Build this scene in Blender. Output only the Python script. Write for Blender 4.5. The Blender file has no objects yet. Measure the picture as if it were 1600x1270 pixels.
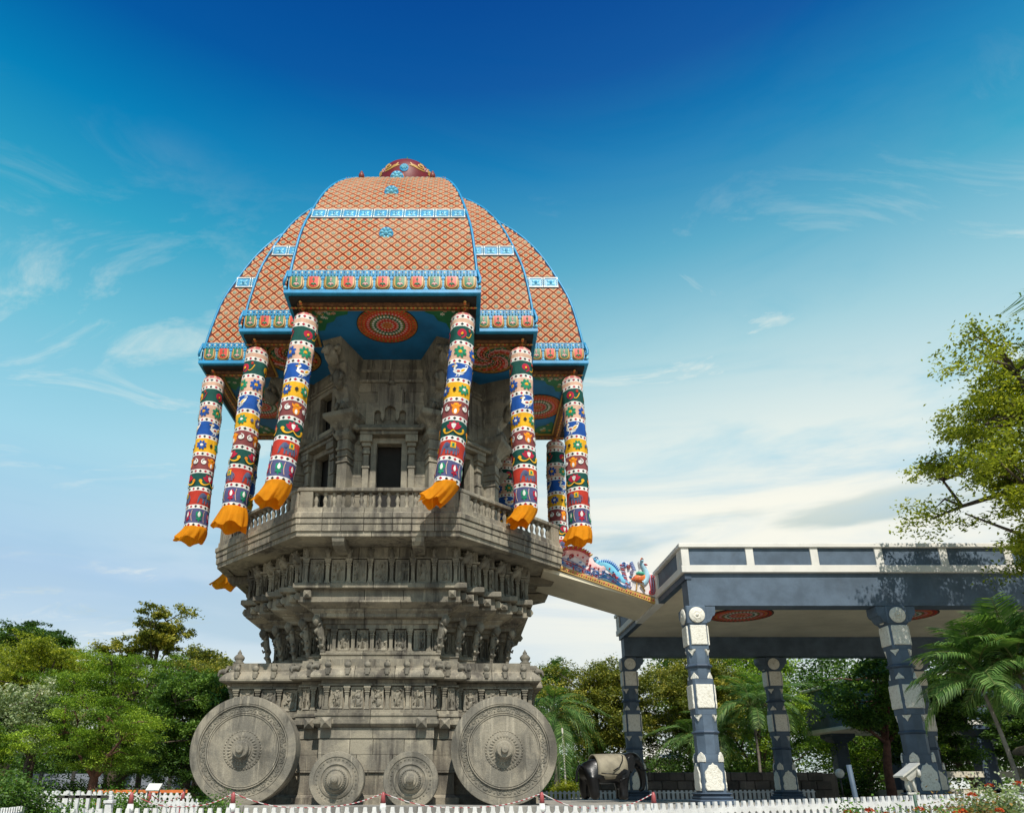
import bpy, bmesh, math, random
import numpy as np
from mathutils import Vector, Matrix

sc = bpy.context.scene
COL = sc.collection
R = math.radians
PI = math.pi

# ------------------------------------------------------------------ camera
cam_d = bpy.data.cameras.new('camera')
cam = bpy.data.objects.new('camera', cam_d)
COL.objects.link(cam)
cam.location = (0, 0, 0)                    # eye level is z = 0 in this scene
cam.rotation_euler = (R(90 + 18.5), 0, 0)
cam_d.sensor_fit = 'HORIZONTAL'
cam_d.sensor_width = 36
cam_d.lens = 25.92
cam_d.shift_x = 0.05
cam_d.shift_y = 0.13125
cam_d.clip_start = 0.1
cam_d.clip_end = 3000
sc.camera = cam

# ------------------------------------------------------------------ sun, sky, exposure
SUN_EL, SUN_AZ = R(51), R(9)               # from behind the camera, a little to the right
sun_d = bpy.data.lights.new('sun', 'SUN')
sun_d.energy = 3.6
sun_d.angle = R(0.5)
sun_d.color = (1.0, 0.95, 0.86)
sun = bpy.data.objects.new('sun', sun_d)
COL.objects.link(sun)
sdir = Vector((math.sin(SUN_AZ) * math.cos(SUN_EL), -math.cos(SUN_AZ) * math.cos(SUN_EL), math.sin(SUN_EL)))
sun.rotation_euler = sdir.to_track_quat('Z', 'Y').to_euler()

world = bpy.data.worlds.new('World')
sc.world = world
world.use_nodes = True
def build_world():
    nt = world.node_tree
    N, L = nt.nodes, nt.links
    N.clear()
    out = N.new('ShaderNodeOutputWorld')
    bg = N.new('ShaderNodeBackground')
    bg.inputs['Strength'].default_value = 0.1
    L.new(bg.outputs[0], out.inputs[0])
    tc = N.new('ShaderNodeTexCoord')
    sky = N.new('ShaderNodeTexSky')
    sky.sky_type = 'NISHITA'
    sky.sun_disc = False
    sky.sun_elevation = SUN_EL
    sky.sun_rotation = PI - SUN_AZ
    sky.air_density = 1.2
    def math_(op, a, b=None, clamp=False):
        n = N.new('ShaderNodeMath'); n.operation = op; n.use_clamp = clamp
        for i, v in enumerate((a, b)):
            if v is None: continue
            if isinstance(v, (int, float)): n.inputs[i].default_value = v
            else: L.new(v, n.inputs[i])
        return n.outputs[0]
    sep = N.new('ShaderNodeSeparateXYZ')
    L.new(tc.outputs['Generated'], sep.inputs[0])
    x, y, z = sep.outputs
    zc = math_('MAXIMUM', z, 0.0)
    # colour of the clear air by elevation (sin of the elevation angle)
    ramp = N.new('ShaderNodeValToRGB')
    cr = ramp.color_ramp
    stops = [(0.0, (0.58, 0.64, 0.62)), (0.12, (0.42, 0.54, 0.62)), (0.25, (0.31, 0.46, 0.62)),
             (0.40, (0.24, 0.49, 0.61)), (0.52, (0.115, 0.40, 0.52)), (0.62, (0.018, 0.275, 0.43)),
             (0.70, (0.0, 0.165, 0.365)), (0.765, (0.0, 0.075, 0.275)), (0.84, (0.0, 0.042, 0.215)), (1.0, (0.0, 0.04, 0.22))]
    while len(cr.elements) < len(stops): cr.elements.new(0.5)
    for e, (p, c) in zip(cr.elements, stops):
        e.position = p; e.color = (*c, 1)
    L.new(zc, ramp.inputs[0])
    sc10 = N.new('ShaderNodeMixRGB'); sc10.blend_type = 'MULTIPLY'; sc10.inputs[0].default_value = 1
    sc10.inputs[2].default_value = (10, 10, 10, 1)
    L.new(ramp.outputs[0], sc10.inputs[1])
    m1 = N.new('ShaderNodeMixRGB'); m1.inputs[0].default_value = 0.99
    L.new(sky.outputs[0], m1.inputs[1]); L.new(sc10.outputs[0], m1.inputs[2])
    # thin high clouds on a flat layer
    den = math_('ADD', zc, 0.16)
    px = math_('DIVIDE', x, den); py = math_('DIVIDE', y, den)
    cmb = N.new('ShaderNodeCombineXYZ'); L.new(px, cmb.inputs[0]); L.new(py, cmb.inputs[1])
    mp = N.new('ShaderNodeMapping'); mp.inputs['Rotation'].default_value = (0, 0, R(-32)); mp.inputs['Scale'].default_value = (1.0, 1.9, 1)
    L.new(cmb.outputs[0], mp.inputs[0])
    n1 = N.new('ShaderNodeTexNoise'); n1.inputs['Scale'].default_value = 2.3; n1.inputs['Detail'].default_value = 12
    n1.inputs['Roughness'].default_value = 0.66; n1.inputs['Distortion'].default_value = 1.1
    L.new(mp.outputs[0], n1.inputs[0])
    n2 = N.new('ShaderNodeTexNoise'); n2.inputs['Scale'].default_value = 0.85; n2.inputs['Detail'].default_value = 5
    L.new(cmb.outputs[0], n2.inputs[0])
    def mapr(v, a, b, c=0.0, d=1.0, smooth=True):
        n = N.new('ShaderNodeMapRange'); n.interpolation_type = 'SMOOTHSTEP' if smooth else 'LINEAR'
        n.inputs[1].default_value = a; n.inputs[2].default_value = b; n.inputs[3].default_value = c; n.inputs[4].default_value = d
        L.new(v, n.inputs[0]); return n.outputs[0]
    wisps = math_('MULTIPLY', mapr(n1.outputs[0], 0.43, 0.72), mapr(n2.outputs[0], 0.33, 0.58))
    height = mapr(z, 0.72, 0.52)
    wisps = math_('MULTIPLY', wisps, height)
    wisps = math_('MULTIPLY', wisps, 0.68)
    # bank of bright low cloud on the right (east of the view)
    az = N.new('ShaderNodeMath'); az.operation = 'ARCTAN2'; L.new(x, az.inputs[0]); L.new(y, az.inputs[1])
    da = math_('DIVIDE', math_('SUBTRACT', az.outputs[0], R(22)), R(34))
    dz = math_('DIVIDE', math_('SUBTRACT', z, 0.28), 0.22)
    g = math_('ADD', math_('MULTIPLY', da, da), math_('MULTIPLY', dz, dz))
    g = math_('POWER', 2.718, math_('MULTIPLY', g, -1.0))
    n3 = N.new('ShaderNodeTexNoise'); n3.inputs['Scale'].default_value = 2.0; n3.inputs['Detail'].default_value = 9; n3.inputs['Roughness'].default_value = 0.6
    n3.inputs['Distortion'].default_value = 0.9
    mp3 = N.new('ShaderNodeMapping'); mp3.inputs['Scale'].default_value = (1, 1, 4.2)
    L.new(tc.outputs['Generated'], mp3.inputs[0]); L.new(mp3.outputs[0], n3.inputs[0])
    bank = math_('MULTIPLY', g, mapr(n3.outputs[0], 0.26, 0.58, 0.30, 1.05))
    low = math_('MULTIPLY', mapr(z, 0.24, 0.05), mapr(n3.outputs[0], 0.30, 0.62, 0.35, 0.8))
    amt = math_('MAXIMUM', wisps, math_('MAXIMUM', bank, low))
    amt = math_('MINIMUM', amt, 0.97)
    # cloud colour: white with grey-green bellies in places
    n4 = N.new('ShaderNodeTexNoise'); n4.inputs['Scale'].default_value = 3.1; n4.inputs['Detail'].default_value = 5
    mp4 = N.new('ShaderNodeMapping'); mp4.inputs['Scale'].default_value = (1, 1, 5.5); mp4.inputs['Location'].default_value = (3.1, 1.2, 0.4)
    L.new(tc.outputs['Generated'], mp4.inputs[0]); L.new(mp4.outputs[0], n4.inputs[0])
    belly = mapr(n4.outputs[0], 0.50, 0.64)
    belly = math_('MULTIPLY', belly, mapr(z, 0.40, 0.27))
    cc = N.new('ShaderNodeMixRGB')
    cc.inputs[1].default_value = (7.3, 7.2, 6.35, 1); cc.inputs[2].default_value = (3.9, 4.7, 4.55, 1)
    L.new(belly, cc.inputs[0])
    m2 = N.new('ShaderNodeMixRGB')
    L.new(amt, m2.inputs[0]); L.new(m1.outputs[0], m2.inputs[1]); L.new(cc.outputs[0], m2.inputs[2])
    L.new(m2.outputs[0], bg.inputs[0])
build_world()

sc.view_settings.view_transform = 'Standard'
sc.view_settings.look = 'None'
sc.view_settings.exposure = 0.41
sc.view_settings.gamma = 1.0
sc.view_settings.use_curve_mapping = False
sc.render.engine = 'CYCLES'
sc.cycles.max_bounces = 6
sc.cycles.transparent_max_bounces = 6

# ------------------------------------------------------------------ materials
MATS = {}
def nodes_of(name):
    m = bpy.data.materials.new(name); m.use_nodes = True
    MATS[name] = m
    nt = m.node_tree
    return m, nt, nt.nodes['Principled BSDF']
def _noise(nt, vec, scale, detail=5, rough=0.55, dist=0.0):
    n = nt.nodes.new('ShaderNodeTexNoise')
    n.inputs['Scale'].default_value = scale; n.inputs['Detail'].default_value = detail
    n.inputs['Roughness'].default_value = rough; n.inputs['Distortion'].default_value = dist
    nt.links.new(vec, n.inputs['Vector'])
    return n.outputs['Fac']
def _mapr(nt, v, a, b, c=0.0, d=1.0):
    n = nt.nodes.new('ShaderNodeMapRange'); n.interpolation_type = 'SMOOTHSTEP'
    for i, t in enumerate((a, b, c, d)): n.inputs[i + 1].default_value = t
    nt.links.new(v, n.inputs[0]); return n.outputs[0]
def _mix(nt, f, a, b, mode='MIX'):
    n = nt.nodes.new('ShaderNodeMixRGB'); n.blend_type = mode
    for i, v in enumerate((f, a, b)):
        if isinstance(v, (int, float)): n.inputs[i].default_value = v
        elif isinstance(v, tuple): n.inputs[i].default_value = (*v[:3], 1)
        else: nt.links.new(v, n.inputs[i])
    return n.outputs[0]
def _scaled(nt, vec, s):
    n = nt.nodes.new('ShaderNodeMapping'); n.inputs['Scale'].default_value = s
    nt.links.new(vec, n.inputs[0]); return n.outputs[0]
def _bump(nt, b, h, strength, dist):
    n = nt.nodes.new('ShaderNodeBump'); n.inputs['Strength'].default_value = strength; n.inputs['Distance'].default_value = dist
    nt.links.new(h, n.inputs['Height']); nt.links.new(n.outputs[0], b.inputs['Normal'])
def _math(nt, op, a, b=None):
    n = nt.nodes.new('ShaderNodeMath'); n.operation = op
    for i, v in enumerate((a, b)):
        if v is None: continue
        if isinstance(v, (int, float)): n.inputs[i].default_value = v
        else: nt.links.new(v, n.inputs[i])
    return n.outputs[0]

def stone_mat(name, c1, c2, dark, streak=0.6, tint=0.22, rough=0.85):
    m, nt, b = nodes_of(name)
    g = nt.nodes.new('ShaderNodeNewGeometry').outputs['Position']
    oi = nt.nodes.new('ShaderNodeObjectInfo').outputs['Random']
    big = _mapr(nt, _noise(nt, g, 0.9, 8, 0.65, 0.6), 0.40, 0.60)
    c = _mix(nt, big, c1, c2)
    # weather streaks: rain marks running down the stone
    st = _noise(nt, _scaled(nt, g, (2.2, 2.2, 0.22)), 1.6, 6, 0.65)
    st2 = _noise(nt, g, 0.45, 4, 0.6)
    s = _math(nt, 'MULTIPLY', _mapr(nt, st, 0.45, 0.60), _mapr(nt, st2, 0.40, 0.60))
    s = _math(nt, 'MULTIPLY', s, streak)
    c = _mix(nt, s, c, dark)
    st3 = _noise(nt, _scaled(nt, g, (3.1, 3.1, 0.16)), 2.3, 5, 0.6)
    c = _mix(nt, _mapr(nt, st3, 0.58, 0.68, 0, 0.55), c, tuple(min(1, v * 1.5) for v in c1))
    # lichen and lime spots
    sp = _noise(nt, g, 7.0, 6, 0.7)
    c = _mix(nt, _mapr(nt, sp, 0.60, 0.75, 0, 0.35), c, tuple(min(1, v * 1.55) for v in c1))
    fine = _noise(nt, g, 38.0, 4, 0.7)
    c = _mix(nt, _mapr(nt, fine, 0.35, 0.70, 0.0, 0.35), c, dark)
    hv = nt.nodes.new('ShaderNodeHueSaturation')
    nt.links.new(_math(nt, 'ADD', _math(nt, 'MULTIPLY', oi, tint * 2), 1 - tint), hv.inputs['Value'])
    nt.links.new(c, hv.inputs['Color'])
    nt.links.new(hv.outputs[0], b.inputs['Base Color'])
    b.inputs['Roughness'].default_value = rough
    h = _math(nt, 'ADD', _noise(nt, g, 11.0, 8, 0.65), _math(nt, 'MULTIPLY', fine, 0.5))
    _bump(nt, b, h, 0.55, 0.035)
    return m
def paint(name, c, rough=0.5, var=0.16, vs=2.0, bump=0.15, bs=25.0, spec=0.5, wear=0.0):
    m, nt, b = nodes_of(name)
    g = nt.nodes.new('ShaderNodeNewGeometry').outputs['Position']
    n = _noise(nt, g, vs, 7, 0.62)
    lo = tuple(v * (1 - var) for v in c); hi = tuple(min(1, v * (1 + var)) for v in c)
    col = _mix(nt, _mapr(nt, n, 0.32, 0.68), lo, hi)
    if wear:
        w = _noise(nt, _scaled(nt, g, (1, 1, 0.35)), 3.0, 8, 0.7)
        col = _mix(nt, _mapr(nt, w, 0.55, 0.72, 0, wear), col, tuple(v * 0.45 + 0.03 for v in c))
    nt.links.new(col, b.inputs['Base Color'])
    b.inputs['Roughness'].default_value = rough
    b.inputs['Specular IOR Level'].default_value = spec
    if bump: _bump(nt, b, _noise(nt, g, bs, 5, 0.6), bump, 0.02)
    return m
def cloth(name, c, bs=70.0):
    m, nt, b = nodes_of(name)
    g = nt.nodes.new('ShaderNodeNewGeometry').outputs['Position']
    n = _noise(nt, g, 2.6, 5, 0.6)
    col = _mix(nt, _mapr(nt, n, 0.3, 0.7), tuple(v * 0.82 for v in c), tuple(min(1, v * 1.1) for v in c))
    nt.links.new(col, b.inputs['Base Color'])
    b.inputs['Roughness'].default_value = 0.8
    b.inputs['Specular IOR Level'].default_value = 0.25
    fold = _noise(nt, _scaled(nt, g, (5, 5, 0.6)), 2.0, 5, 0.6)
    h = _math(nt, 'ADD', _noise(nt, g, bs, 2), _math(nt, 'MULTIPLY', fold, 5.0))
    _bump(nt, b, h, 0.35, 0.02)
    return m
def leaf_mat(name, dark, mid, light, trans=0.35):
    m, nt, b = nodes_of(name)
    a = nt.nodes.new('ShaderNodeAttribute'); a.attribute_name = 'lv'
    r = nt.nodes.new('ShaderNodeValToRGB')
    r.color_ramp.elements[0].color = (*dark, 1); r.color_ramp.elements[1].color = (*light, 1)
    e = r.color_ramp.elements.new(0.5); e.color = (*mid, 1)
    nt.links.new(a.outputs['Fac'], r.inputs[0])
    nt.links.new(r.outputs[0], b.inputs['Base Color'])
    b.inputs['Roughness'].default_value = 0.55
    b.inputs['Specular IOR Level'].default_value = 0.35
    t = nt.nodes.new('ShaderNodeBsdfTranslucent')
    tw = _mix(nt, 1.0, r.outputs[0], (1.25, 1.25, 0.6), 'MULTIPLY')
    nt.links.new(tw, t.inputs[0])
    ms = nt.nodes.new('ShaderNodeMixShader'); ms.inputs[0].default_value = trans
    nt.links.new(b.outputs[0], ms.inputs[1]); nt.links.new(t.outputs[0], ms.inputs[2])
    nt.links.new(ms.outputs[0], nt.nodes['Material Output'].inputs[0])
    return m

stone = stone_mat('granite', (0.33, 0.29, 0.215), (0.205, 0.183, 0.142), (0.034, 0.027, 0.024), streak=0.68, tint=0.26)
stone_w = stone_mat('wheel_granite', (0.325, 0.285, 0.215), (0.19, 0.172, 0.138), (0.055, 0.05, 0.04), streak=0.75, tint=0.06)
stone_c = stone_mat('carved_granite', (0.30, 0.265, 0.20), (0.195, 0.175, 0.138), (0.034, 0.031, 0.027), streak=0.7)
m_dark = paint('dark_interior', (0.02, 0.018, 0.016), 0.9)  # near-black paint, also the colour standing for the unlit shrine interior
blue = paint('sky_blue_paint', (0.018, 0.27, 0.52), 0.45, wear=0.3)
blue_l = paint('pale_blue_paint', (0.16, 0.50, 0.66), 0.45)
blue_d = paint('deep_blue_paint', (0.012, 0.10, 0.30), 0.5, wear=0.25)
white_p = paint('white_paint', (0.78, 0.77, 0.72), 0.5, wear=0.15)
gold = paint('ochre_paint', (0.52, 0.30, 0.07), 0.45)
red_p = paint('red_paint', (0.62, 0.045, 0.02), 0.45)
green_p = paint('green_paint', (0.02, 0.17, 0.07), 0.45)
pink_p = paint('pink_paint', (0.72, 0.36, 0.33), 0.5)
maroon_p = paint('maroon_paint', (0.16, 0.012, 0.016), 0.5, spec=0.3, wear=.2)
brown_p = paint('painted_timber', (0.16, 0.065, 0.025), 0.5, var=0.5, vs=7, wear=0.4)
orange_p = paint('orange_paint', (0.66, 0.17, 0.04), 0.5)
ceil_blue = paint('ceiling_blue', (0.012, 0.16, 0.38), 0.55, var=0.2, vs=0.8, wear=0.25)
teal_p = paint('teal_paint', (0.08, 0.36, 0.33), 0.45)

def tile_mat():
    m, nt, b = nodes_of('diamond_tile_paint')
    uv = nt.nodes.new('ShaderNodeUVMap').outputs[0]
    sp = nt.nodes.new('ShaderNodeSeparateXYZ'); nt.links.new(uv, sp.inputs[0])
    ax = _math(nt, 'ABSOLUTE', sp.outputs[0]); ay = _math(nt, 'ABSOLUTE', sp.outputs[1])
    n = _math(nt, 'ADD', ax, ay)
    r2 = _math(nt, 'SQRT', _math(nt, 'ADD', _math(nt, 'MULTIPLY', ax, ax), _math(nt, 'MULTIPLY', ay, ay)))
    cr = nt.nodes.new('ShaderNodeValToRGB'); cr.color_ramp.interpolation = 'CONSTANT'
    st = [(0.0, (0.60, 0.27, 0.10)), (0.50, (0.50, 0.11, 0.02)), (0.57, (0.68, 0.44, 0.25)), (0.70, (0.48, 0.07, 0.012)), (0.90, (0.055, 0.006, 0.005))]
    while len(cr.color_ramp.elements) < len(st): cr.color_ramp.elements.new(0.5)
    for e, (p, c) in zip(cr.color_ramp.elements, st): e.position = p; e.color = (*c, 1)
    nt.links.new(n, cr.inputs[0])
    c2 = nt.nodes.new('ShaderNodeValToRGB'); c2.color_ramp.interpolation = 'CONSTANT'
    st = [(0.0, (0.04, 0.12, 0.10)), (0.11, (0.62, 0.56, 0.42)), (0.17, (0.06, 0.28, 0.23)), (0.26, (0.025, 0.03, 0.02)), (0.335, (0.66, 0.44, 0.24))]
    while len(c2.color_ramp.elements) < len(st): c2.color_ramp.elements.new(0.5)
    for e, (p, c) in zip(c2.color_ramp.elements, st): e.position = p; e.color = (*c, 1)
    nt.links.new(r2, c2.inputs[0])
    f = _math(nt, 'LESS_THAN', r2, 0.42)
    c = _mix(nt, f, cr.outputs[0], c2.outputs[0])
    g = nt.nodes.new('ShaderNodeNewGeometry').outputs['Position']
    w = _noise(nt, g, 0.9, 6, 0.65)
    c = _mix(nt, _mapr(nt, w, 0.36, 0.66, 0.06, 0.42), c, (0.58, 0.35, 0.22))
    w2 = _noise(nt, _scaled(nt, g, (2.6, 2.6, 0.5)), 2.4, 8, 0.7)
    c = _mix(nt, _mapr(nt, w2, 0.52, 0.72, 0, 0.35), c, (0.16, 0.06, 0.035))
    nt.links.new(c, b.inputs['Base Color']); b.inputs['Roughness'].default_value = 0.7; b.inputs['Specular IOR Level'].default_value = 0.15
    return m
m_tile = tile_mat()
m_roofbase = paint('roof_grout', (0.10, 0.014, 0.010), 0.7)

# ------------------------------------------------------------------ mesh building
class MB:
    def __init__(s): s.v = []; s.f = []; s.mi = []; s.sm = []; s.uv = None
    def add(s, V, F, mi=0, smooth=False, uv=None):
        k = len(s.v); s.v.extend(V)
        for f in F:
            s.f.append([i + k for i in f]); s.mi.append(mi); s.sm.append(smooth)
        if uv is not None:
            if s.uv is None: s.uv = [(9, 9)] * k
            s.uv.extend(uv)
        elif s.uv is not None: s.uv.extend([(9, 9)] * len(V))
        return s
    def join(s, o, M=None, mi=0):
        V = o.v if M is None else [tuple(M @ Vector(p)) for p in o.v]
        k = len(s.v); s.v.extend(V)
        s.f.extend([[i + k for i in f] for f in o.f]); s.mi.extend([m + mi for m in o.mi]); s.sm.extend(o.sm)
        if o.uv is not None:
            if s.uv is None: s.uv = [(9, 9)] * k
            s.uv.extend(o.uv)
        elif s.uv is not None: s.uv.extend([(9, 9)] * len(V))
        return s
    def box(s, a, b, mi=0, M=None):
        x0, y0, z0 = a; x1, y1, z1 = b
        V = [(x0, y0, z0), (x1, y0, z0), (x1, y1, z0), (x0, y1, z0), (x0, y0, z1), (x1, y0, z1), (x1, y1, z1), (x0, y1, z1)]
        if M is not None: V = [tuple(M @ Vector(p)) for p in V]
        return s.add(V, [(3, 2, 1, 0), (4, 5, 6, 7), (0, 1, 5, 4), (1, 2, 6, 5), (2, 3, 7, 6), (3, 0, 4, 7)], mi)
    def cbox(s, a, b, c=0.02, mi=0):
        """box with chamfered vertical and top/bottom edges of the outer faces"""
        x0, y0, z0 = a; x1, y1, z1 = b
        rings = []
        for (z, d) in ((z0, c), (z0 + c, 0), (z1 - c, 0), (z1, c)):
            rings.append([(x0 + d + c, y0 + d, z), (x1 - d - c, y0 + d, z), (x1 - d, y0 + d + c, z), (x1 - d, y1 - d - c, z),
                          (x1 - d - c, y1 - d, z), (x0 + d + c, y1 - d, z), (x0 + d, y1 - d - c, z), (x0 + d, y0 + d + c, z)])
        return s.loft(rings, mi)
    def loft(s, rings, mi=0, smooth=False, caps=True, closed=True):
        n = len(rings[0]); V = [p for r in rings for p in r]; F = []
        for i in range(len(rings) - 1):
            for j in range(n if closed else n - 1):
                k = (j + 1) % n
                F.append((i * n + j, i * n + k, (i + 1) * n + k, (i + 1) * n + j))
        s.add(V, F, mi, smooth)
        if caps and closed:
            o = len(s.v) - len(V)
            s.f.append([o + j for j in range(n)][::-1]); s.mi.append(mi); s.sm.append(False)
            s.f.append([o + (len(rings) - 1) * n + j for j in range(n)]); s.mi.append(mi); s.sm.append(False)
        return s
    def prism(s, poly, z0, z1, mi=0, s1=1.0):
        return s.loft([[(x, y, z0) for x, y in poly], [(x * s1, y * s1, z1) for x, y in poly]], mi)
    def lathe(s, prof, seg=16, c=(0, 0, 0), axis='z', mi=0, smooth=True, caps=True, ph=0.0, crisp=False):
        if crisp:                                   # hard edges between the turned mouldings, smooth round the axis
            for i in range(len(prof) - 1): s.lathe(prof[i:i + 2], seg, c, axis, mi, True, False, ph)
            return s
        rings = []
        for r, h in prof:
            ring = []
            for j in range(seg):
                a = 2 * PI * j / seg + ph; p, q = r * math.cos(a), r * math.sin(a)
                if axis == 'z': ring.append((c[0] + p, c[1] + q, c[2] + h))
                elif axis == 'y': ring.append((c[0] + p, c[1] - h, c[2] + q))      # h points to -y
                else: ring.append((c[0] + h, c[1] + p, c[2] + q))
            rings.append(ring)
        return s.loft(rings, mi, smooth, caps)
    def tube(s, pts, rad, seg=8, mi=0, smooth=True):
        P = [Vector(p) for p in pts]; rings = []; up = Vector((0.13, 0.21, 0.97)); prev = None
        if not hasattr(rad, '__len__'): rad = [rad] * len(P)
        for i, p in enumerate(P):
            d = (P[min(i + 1, len(P) - 1)] - P[max(i - 1, 0)])
            if d.length < 1e-9: d = Vector((0, 0, 1))
            d.normalize()
            if prev is None:
                a = d.cross(up)
                if a.length < 0.05: a = d.cross(Vector((1, 0, 0)))
            else:
                a = prev - d * prev.dot(d)
            a.normalize(); prev = a; b = d.cross(a)
            rings.append([tuple(p + (a * math.cos(2 * PI * j / seg) + b * math.sin(2 * PI * j / seg)) * rad[i]) for j in range(seg)])
        return s.loft(rings, mi, smooth)
    def mesh(s, name, mats):
        me = bpy.data.meshes.new(name)
        me.from_pydata([tuple(p) for p in s.v], [], s.f)
        ms = mats if isinstance(mats, (list, tuple)) else [mats]
        for m in ms: me.materials.append(m)
        me.polygons.foreach_set('material_index', s.mi)
        me.polygons.foreach_set('use_smooth', s.sm)
        if s.uv is not None:
            ul = me.uv_layers.new(name='UVMap')
            li = np.empty(len(me.loops), dtype=np.int32); me.loops.foreach_get('vertex_index', li)
            ul.data.foreach_set('uv', np.asarray(s.uv, dtype=np.float32)[li].ravel())
        me.update()
        return me
    def build(s, name, mats, parent=None, loc=(0, 0, 0), rot=(0, 0, 0), kind=None, scale=None):
        return put(s.mesh(name, mats), name, parent, loc, rot, kind, scale)

ZB = {}                                            # base height of each thing's Empty
def put(me, name, parent=None, loc=(0, 0, 0), rot=(0, 0, 0), kind=None, scale=None):
    o = bpy.data.objects.new(name, me); COL.objects.link(o)
    if parent is not None:
        o.parent = parent
        dz = ZB.get(parent.name, 0.0)
        loc = (loc[0], loc[1], loc[2] - dz)
    o.location = loc
    o.rotation_euler = rot if hasattr(rot, '__len__') else (0, 0, rot)
    if scale is not None: o.scale = scale
    if kind: o['kind'] = kind
    return o
def thing(name, label, cat, loc=(0, 0, 0), rz=0.0, group=None):
    """Empty at the thing's base; children are given in heights above eye level."""
    o = bpy.data.objects.new(name, None); COL.objects.link(o)
    o.empty_display_size = 0.3
    o.location = loc; o.rotation_euler = (0, 0, rz)
    ZB[o.name] = loc[2]
    o['label'] = label; o['category'] = cat
    if group: o['group'] = group
    return o
def tag(o, label, cat, group=None):
    o['label'] = label; o['category'] = cat
    if group: o['group'] = group
    return o
def copy_thing(root, loc, rz, label, group=None):
    def cp(o, par):
        c = o.copy(); COL.objects.link(c)
        if par is not None: c.parent = par
        for ch in o.children: cp(ch, c)
        return c
    r = cp(root, None)
    r.location = loc; r.rotation_euler = (0, 0, rz); r['label'] = label
    if group: r['group'] = group
    return r

# plan polygons -----------------------------------------------------
def stepped(C):
    q = []
    for i, (x, y) in enumerate(C):
        if i: q.append((C[i - 1][0], -y))
        q.append((x, -y))
    P = []
    for k in range(4):
        for (x, y) in q:
            for _ in range(k): x, y = -y, x
            P.append((x, y))
    return P
def octagon(d):
    w = d * math.tan(PI / 8)
    return [(-w, -d), (w, -d), (d, -w), (d, w), (w, d), (-w, d), (-d, w), (-d, -w)]
def offset(poly, o):
    n = len(poly); out = []
    for i in range(n):
        p0, p1, p2 = Vector(poly[i - 1]), Vector(poly[i]), Vector(poly[(i + 1) % n])
        d1 = (p1 - p0).normalized(); d2 = (p2 - p1).normalized()
        n1 = Vector((d1.y, -d1.x)); n2 = Vector((d2.y, -d2.x))
        m = (n1 + n2); m = m / max(0.15, m.dot(n1) if m.length else 1)
        out.append((p1.x + m.x * o, p1.y + m.y * o))
    return out
def sweep(poly, prof, blk=None, name='stone_block', mat=None, parent=None, gap=0.018, seed=1, split=None, kind=None):
    """Run a closed (offset, z) profile round a plan polygon. blk: length of one stone block."""
    rnd = random.Random(seed)
    n = len(poly); offs = {}
    for o, z in prof:
        if o not in offs: offs[o] = offset(poly, o)
    rest = MB()
    for i in range(n):
        a = Vector(poly[i]); b = Vector(poly[(i + 1) % n]); L = (b - a).length
        d = (b - a) / L; nn = Vector((d.y, -d.x))
        front = nn.y < -0.3 or split == 'all'
        k = max(1, round(L / blk)) if (blk and front) else 1
        cuts = [0.0]
        for c in range(1, k): cuts.append(L * c / k + rnd.uniform(-0.12, 0.12) * L / k)
        cuts.append(L)
        for c in range(k):
            s0, s1 = cuts[c], cuts[c + 1]
            r0, r1 = [], []
            for o, z in prof:
                if c == 0: p = Vector(offs[o][i])
                else: p = a + d * (s0 + gap / 2) + nn * o
                if c == k - 1: q = Vector(offs[o][(i + 1) % n])
                else: q = a + d * (s1 - gap / 2) + nn * o
                r0.append((p.x, p.y, z)); r1.append((q.x, q.y, z))
            if blk and front:
                j = rnd.uniform(-0.006, 0.006)
                M = MB().loft([r0, r1])
                M.v = [(x + nn.x * j, y + nn.y * j, z) for x, y, z in M.v]
                M.build(name, mat, parent)
            else: rest.loft([r0, r1])
    if rest.v: rest.build(name if not blk else 'moulding', mat, parent, kind=kind)

# flat motifs: lists of (verts2d, faces) -----------------------------------------
def blob(cx, cy, rx, ry, rot=0.0, n=12, fn=None):
    V = [(cx, cy)]; F = []
    ca, sa = math.cos(rot), math.sin(rot)
    for k in (0.5, 1.0):
        for j in range(n):
            t = 2 * PI * j / n; m = fn(t) if fn else 1.0
            p, q = rx * k * m * math.cos(t), ry * k * m * math.sin(t)
            V.append((cx + p * ca - q * sa, cy + p * sa + q * ca))
    for j in range(n):
        k = (j + 1) % n
        F.append((0, 1 + j, 1 + k)); F.append((1 + j, 1 + n + j, 1 + n + k, 1 + k))
    return V, F, [1.0] + [0.9] * n + [0.3] * n
def tear(cx, cy, rx, ry, rot=0.0, n=14):
    """pointed drop: tip towards +x before rotation"""
    V = [(cx, cy)]; F = []; ca, sa = math.cos(rot), math.sin(rot)
    for k in (0.5, 1.0):
        for j in range(n):
            t = 2 * PI * j / n
            p = rx * math.cos(t); q = ry * math.sin(t) * (1 - 0.62 * max(0, math.cos(t)))
            p, q = p * k, q * k
            V.append((cx + p * ca - q * sa, cy + p * sa + q * ca))
    for j in range(n):
        k = (j + 1) % n
        F.append((0, 1 + j, 1 + k)); F.append((1 + j, 1 + n + j, 1 + n + k, 1 + k))
    return V, F, [1.0] + [0.9] * n + [0.3] * n
def ngon(pts):
    n = len(pts); cx = sum(p[0] for p in pts) / n; cy = sum(p[1] for p in pts) / n
    V = [(cx, cy)]
    for k in (0.5, 1.0): V += [(cx + (x - cx) * k, cy + (y - cy) * k) for x, y in pts]
    F = []
    for j in range(n):
        k = (j + 1) % n
        F.append((0, 1 + j, 1 + k)); F.append((1 + j, 1 + n + j, 1 + n + k, 1 + k))
    return V, F, [1.0] + [0.9] * n + [0.3] * n
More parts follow.
